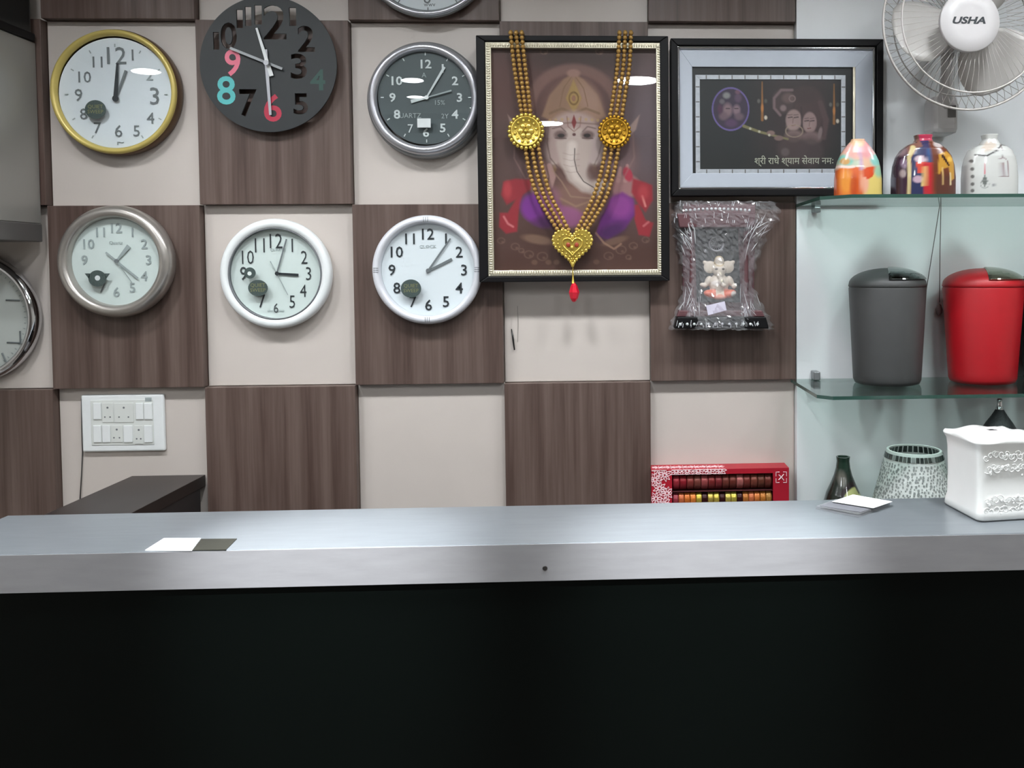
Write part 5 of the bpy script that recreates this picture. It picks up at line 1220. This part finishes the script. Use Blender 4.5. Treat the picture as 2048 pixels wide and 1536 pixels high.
mb = MB()
for k in range(30):
    th0 = 2 * PI * k / 30 + .03; th1 = th0 + .16; A = []
    for f_, th in ((.90, th0), (.90, th1), (.99, th1), (.99, th0)):
        p_ = cone_pt(f_, th, -.0072); A.append(p_)
    mb.add(A, [(0, 1, 2, 3)])
mb.build('inner_tiles', m_mir, t)

Yv = -.10; q = at(1999, 830, Yv); s = scl(Yv); zt = at(1999, 797, Yv).z - ZL
t = thing('glitter_bottle', (q.x, Yv, ZL), 'black glittery bottle with a silver neck rising behind the white ceramic box', 'bottle')
z1_ = at(1999, 817, Yv).z - ZL; z2_ = at(1999, 845, Yv).z - ZL
MB().lathe([(0, 0), (.05, 0), (.056, .01), (.056, z2_ - .06), (.046, z2_ - .02), (26 * s, z2_), (16 * s, z2_ + .018), (7 * s, z1_), (0, z1_)], 40, 'z').build('body', M('black_glitter', (36, 36, 38), .35, .2, var=.8, scale=400, bump=1.0), t, smooth=True)
MB().lathe([(8 * s, z1_ - .002), (7 * s, z1_ + .004), (5 * s, z1_ + .012), (6 * s, zt - .004), (4 * s, zt), (0, zt)], 24, 'z').build('neck', m_chrome, t, smooth=True)

# ================================================================== CERAMIC TISSUE BOX
c0_ = atz(1958, 1045, ZC); t = thing('ceramic_box', (c0_.x, c0_.y, ZC), 'square white ceramic tissue box with embossed flowers on the right end of the counter', 'box', rot=(0, 0, math.radians(7)))
S_, Hh = .135, at(1955, 884, c0_.y).z - ZC
def rsq(sz, cx, cy, n=16, rad=.018):
    pts = []
    for qx, qy, a0 in ((1, 1, 0), (-1, 1, 90), (-1, -1, 180), (1, -1, 270)):
        for k in range(n // 4 + 1):
            a = math.radians(a0 + 90 * k / (n // 4)); pts.append((cx + qx * (sz / 2 - rad) + rad * math.cos(a), cy + qy * (sz / 2 - rad) + rad * math.sin(a)))
    return pts
mb = MB(); prev = None; vs = []; lv = [(-.005, 0), (.0, .0015), (.003, .006), (.002, .018), (-.001, .03), (-.002, Hh * .5), (-.001, Hh - .03), (.001, Hh - .014), (.005, Hh - .006), (.006, Hh - .001), (.003, Hh + .003), (-.006, Hh + .003), (-.022, Hh + .003), (-.035, Hh + .009), (-.050, Hh + .011), (-.060, Hh + .009)]
nl = None
for e_, z_ in lv:
    sz = S_ + 2 * e_; p_ = rsq(sz, S_ / 2, S_ / 2, 16, min(.012 + max(0, -e_) * .5, sz / 2 - .001)); nl = len(p_)
    # wavy lip
    for (x, y) in p_:
        mid = max(0, 1 - min(abs(x - S_ / 2), abs(y - S_ / 2)) / (S_ / 2)); vs.append((x, y, z_))
# denser resample of sides for a wavy rim
def dens(p, m=12):
    o_ = []
    for a, b in zip(p, p[1:] + p[:1]):
        L_ = math.hypot(b[0] - a[0], b[1] - a[1]); k_ = m if L_ > .02 else 1
        for i in range(k_): o_.append((a[0] + (b[0] - a[0]) * i / k_, a[1] + (b[1] - a[1]) * i / k_))
    return o_
vs = []; cntr = S_ / 2; nl = 4 * 4 + 4 * 12
for e_, z_ in lv:
    sz = S_ + 2 * e_; base = rsq(S_, cntr, cntr, 16, .013); d_ = dens(base, 12); nl = len(d_); fct = sz / S_
    for (x, y) in d_:
        X_ = cntr + (x - cntr) * fct; Y2 = cntr + (y - cntr) * fct
        u_ = min(abs(x - cntr), abs(y - cntr)) / cntr; wav = math.cos(u_ * PI * 1.5)
        zz = z_ + (.0032 * wav if z_ > Hh - .006 and e_ > -.03 else 0); vs.append((X_, Y2, zz))
fs = [(j * nl + k, j * nl + (k + 1) % nl, (j + 1) * nl + (k + 1) % nl, (j + 1) * nl + k) for j in range(len(lv) - 1) for k in range(nl)] if False else None
n_lv = len([1 for e in lv if S_ + 2 * e[0] > .0])
fs = []
for j in range(len(lv) - 1):
    if S_ + 2 * lv[j + 1][0] <= 0: break
    for k in range(nl): fs.append((j * nl + k, j * nl + (k + 1) % nl, (j + 1) * nl + (k + 1) % nl, (j + 1) * nl + k))
jm = max(i for i, e in enumerate(lv) if S_ + 2 * e[0] > 0); vs = vs[:(jm + 1) * nl]
fs.append(tuple(range(nl - 1, -1, -1)))
MB().add(vs, fs).build('body', m_ceramic, t, smooth=True)
q_ = MB()
q_.slab([(cntr + .013 * math.cos(2 * PI * k / 24), cntr - .004 + .006 * math.sin(2 * PI * k / 24)) for k in range(24)], Hh + .007, Hh + .0094); q_.build('slot_shade', M('dark_slot_shade', (60, 60, 62), .8), t)  # dark raised ellipse stands in for the shadow line of the slot
# embossed scrolls on the front (right-hand) face
mb = MB(); rl = np.random.RandomState(4)
def scroll(cx, cz, r_, turns, a0, w_=.0016):
    pts = []
    for k in range(22):
        u_ = k / 21; a = a0 + turns * 2 * PI * u_; rr = r_ * (1 - .8 * u_); pts.append((cx + rr * math.cos(a), -.0012, cz + rr * math.sin(a)))
    w_ = .0009; mb.tube(pts, [w_ * (.4 + .6 * math.sin(PI * (.1 + .9 * (k / 21)))) + .0002 for k in range(22)], 6)
for z_lo, z_hi, n_ in ((Hh * .56, Hh * .90, 30), (Hh * .08, Hh * .32, 24)):
    for k in range(n_):
        cx = .012 + (S_ - .024) * (k % (n_ // 2) + .5) / (n_ // 2) + rl.uniform(-.003, .003); cz = z_lo + (z_hi - z_lo) * (.28 if k < n_ // 2 else .75) + rl.uniform(-.004, .004)
        scroll(cx, cz, rl.uniform(.006, .010), rl.choice([-1.2, 1.2, -.9, .9]), rl.uniform(0, 6.28))
    for k in range(14):
        cx = rl.uniform(.014, S_ - .014); cz = rl.uniform(z_lo, z_hi); mb.ball((cx, -.0012, cz), rl.uniform(.002, .0034), 8, 5, sc=(1, .5, 1.4))
mb.build('embossed_flowers', m_ceramic, t, smooth=True)['kind'] = 'stuff'

# ================================================================== CARDS ON THE COUNTER
def flat(nm, pts, z0_, z1_, mat, parent, O):
    P_ = [atz(a, b, z1_) for a, b in pts]; return MB().slab([(p.x - O.x, p.y - O.y) for p in P_], z0_ - O.z, z1_ - O.z).build(nm, mat, parent)
t = thing('leaflet', atz(380, 1090, ZC), 'small white and dark olive leaflet at the front edge of the counter', 'leaflet'); O = t.location
flat('white_card', [(290, 1100), (328, 1076), (402, 1076), (384, 1100)], ZC + .0002, ZC + .002, M('bright_white_card', (245, 246, 246), .5, var=.005), t, O)
flat('dark_card', [(385, 1100), (403, 1077.5), (474, 1077), (452, 1099)], ZC + .0002, ZC + .0014, M('dark_olive_card', (46, 46, 40), .4, var=.15, scale=50), t, O)
t = thing('card_holder', atz(1710, 1010, ZC), 'clear acrylic card holder with white cards, between the vase and the ceramic box', 'card holder'); O = t.location
flat('tray', [(1632, 1012), (1672, 998), (1780, 1006), (1716, 1029)], ZC + .0003, ZC + .007, m_acry, t, O)
flat('dark_card', [(1640, 1011), (1664, 1002), (1752, 1014), (1722, 1024)], ZC + .0072, ZC + .0085, M('slate_card', (118, 118, 124), .4, var=.1), t, O)
t2 = thing('business_cards', atz(1725, 1003, ZC), 'stack of white cards lying on the clear card holder', 'cards'); O = t2.location
for k in range(4):
    dx = rs.uniform(-1, 1) * .8
    flat('card', [(1664 + dx, 1003), (1706 + dx, 989), (1784 + dx, 1003), (1746 + dx, 1016)], ZC + .0088 + k * .0007, ZC + .0094 + k * .0007, M('bright_white_card', (245, 246, 246), .5), t2, O)
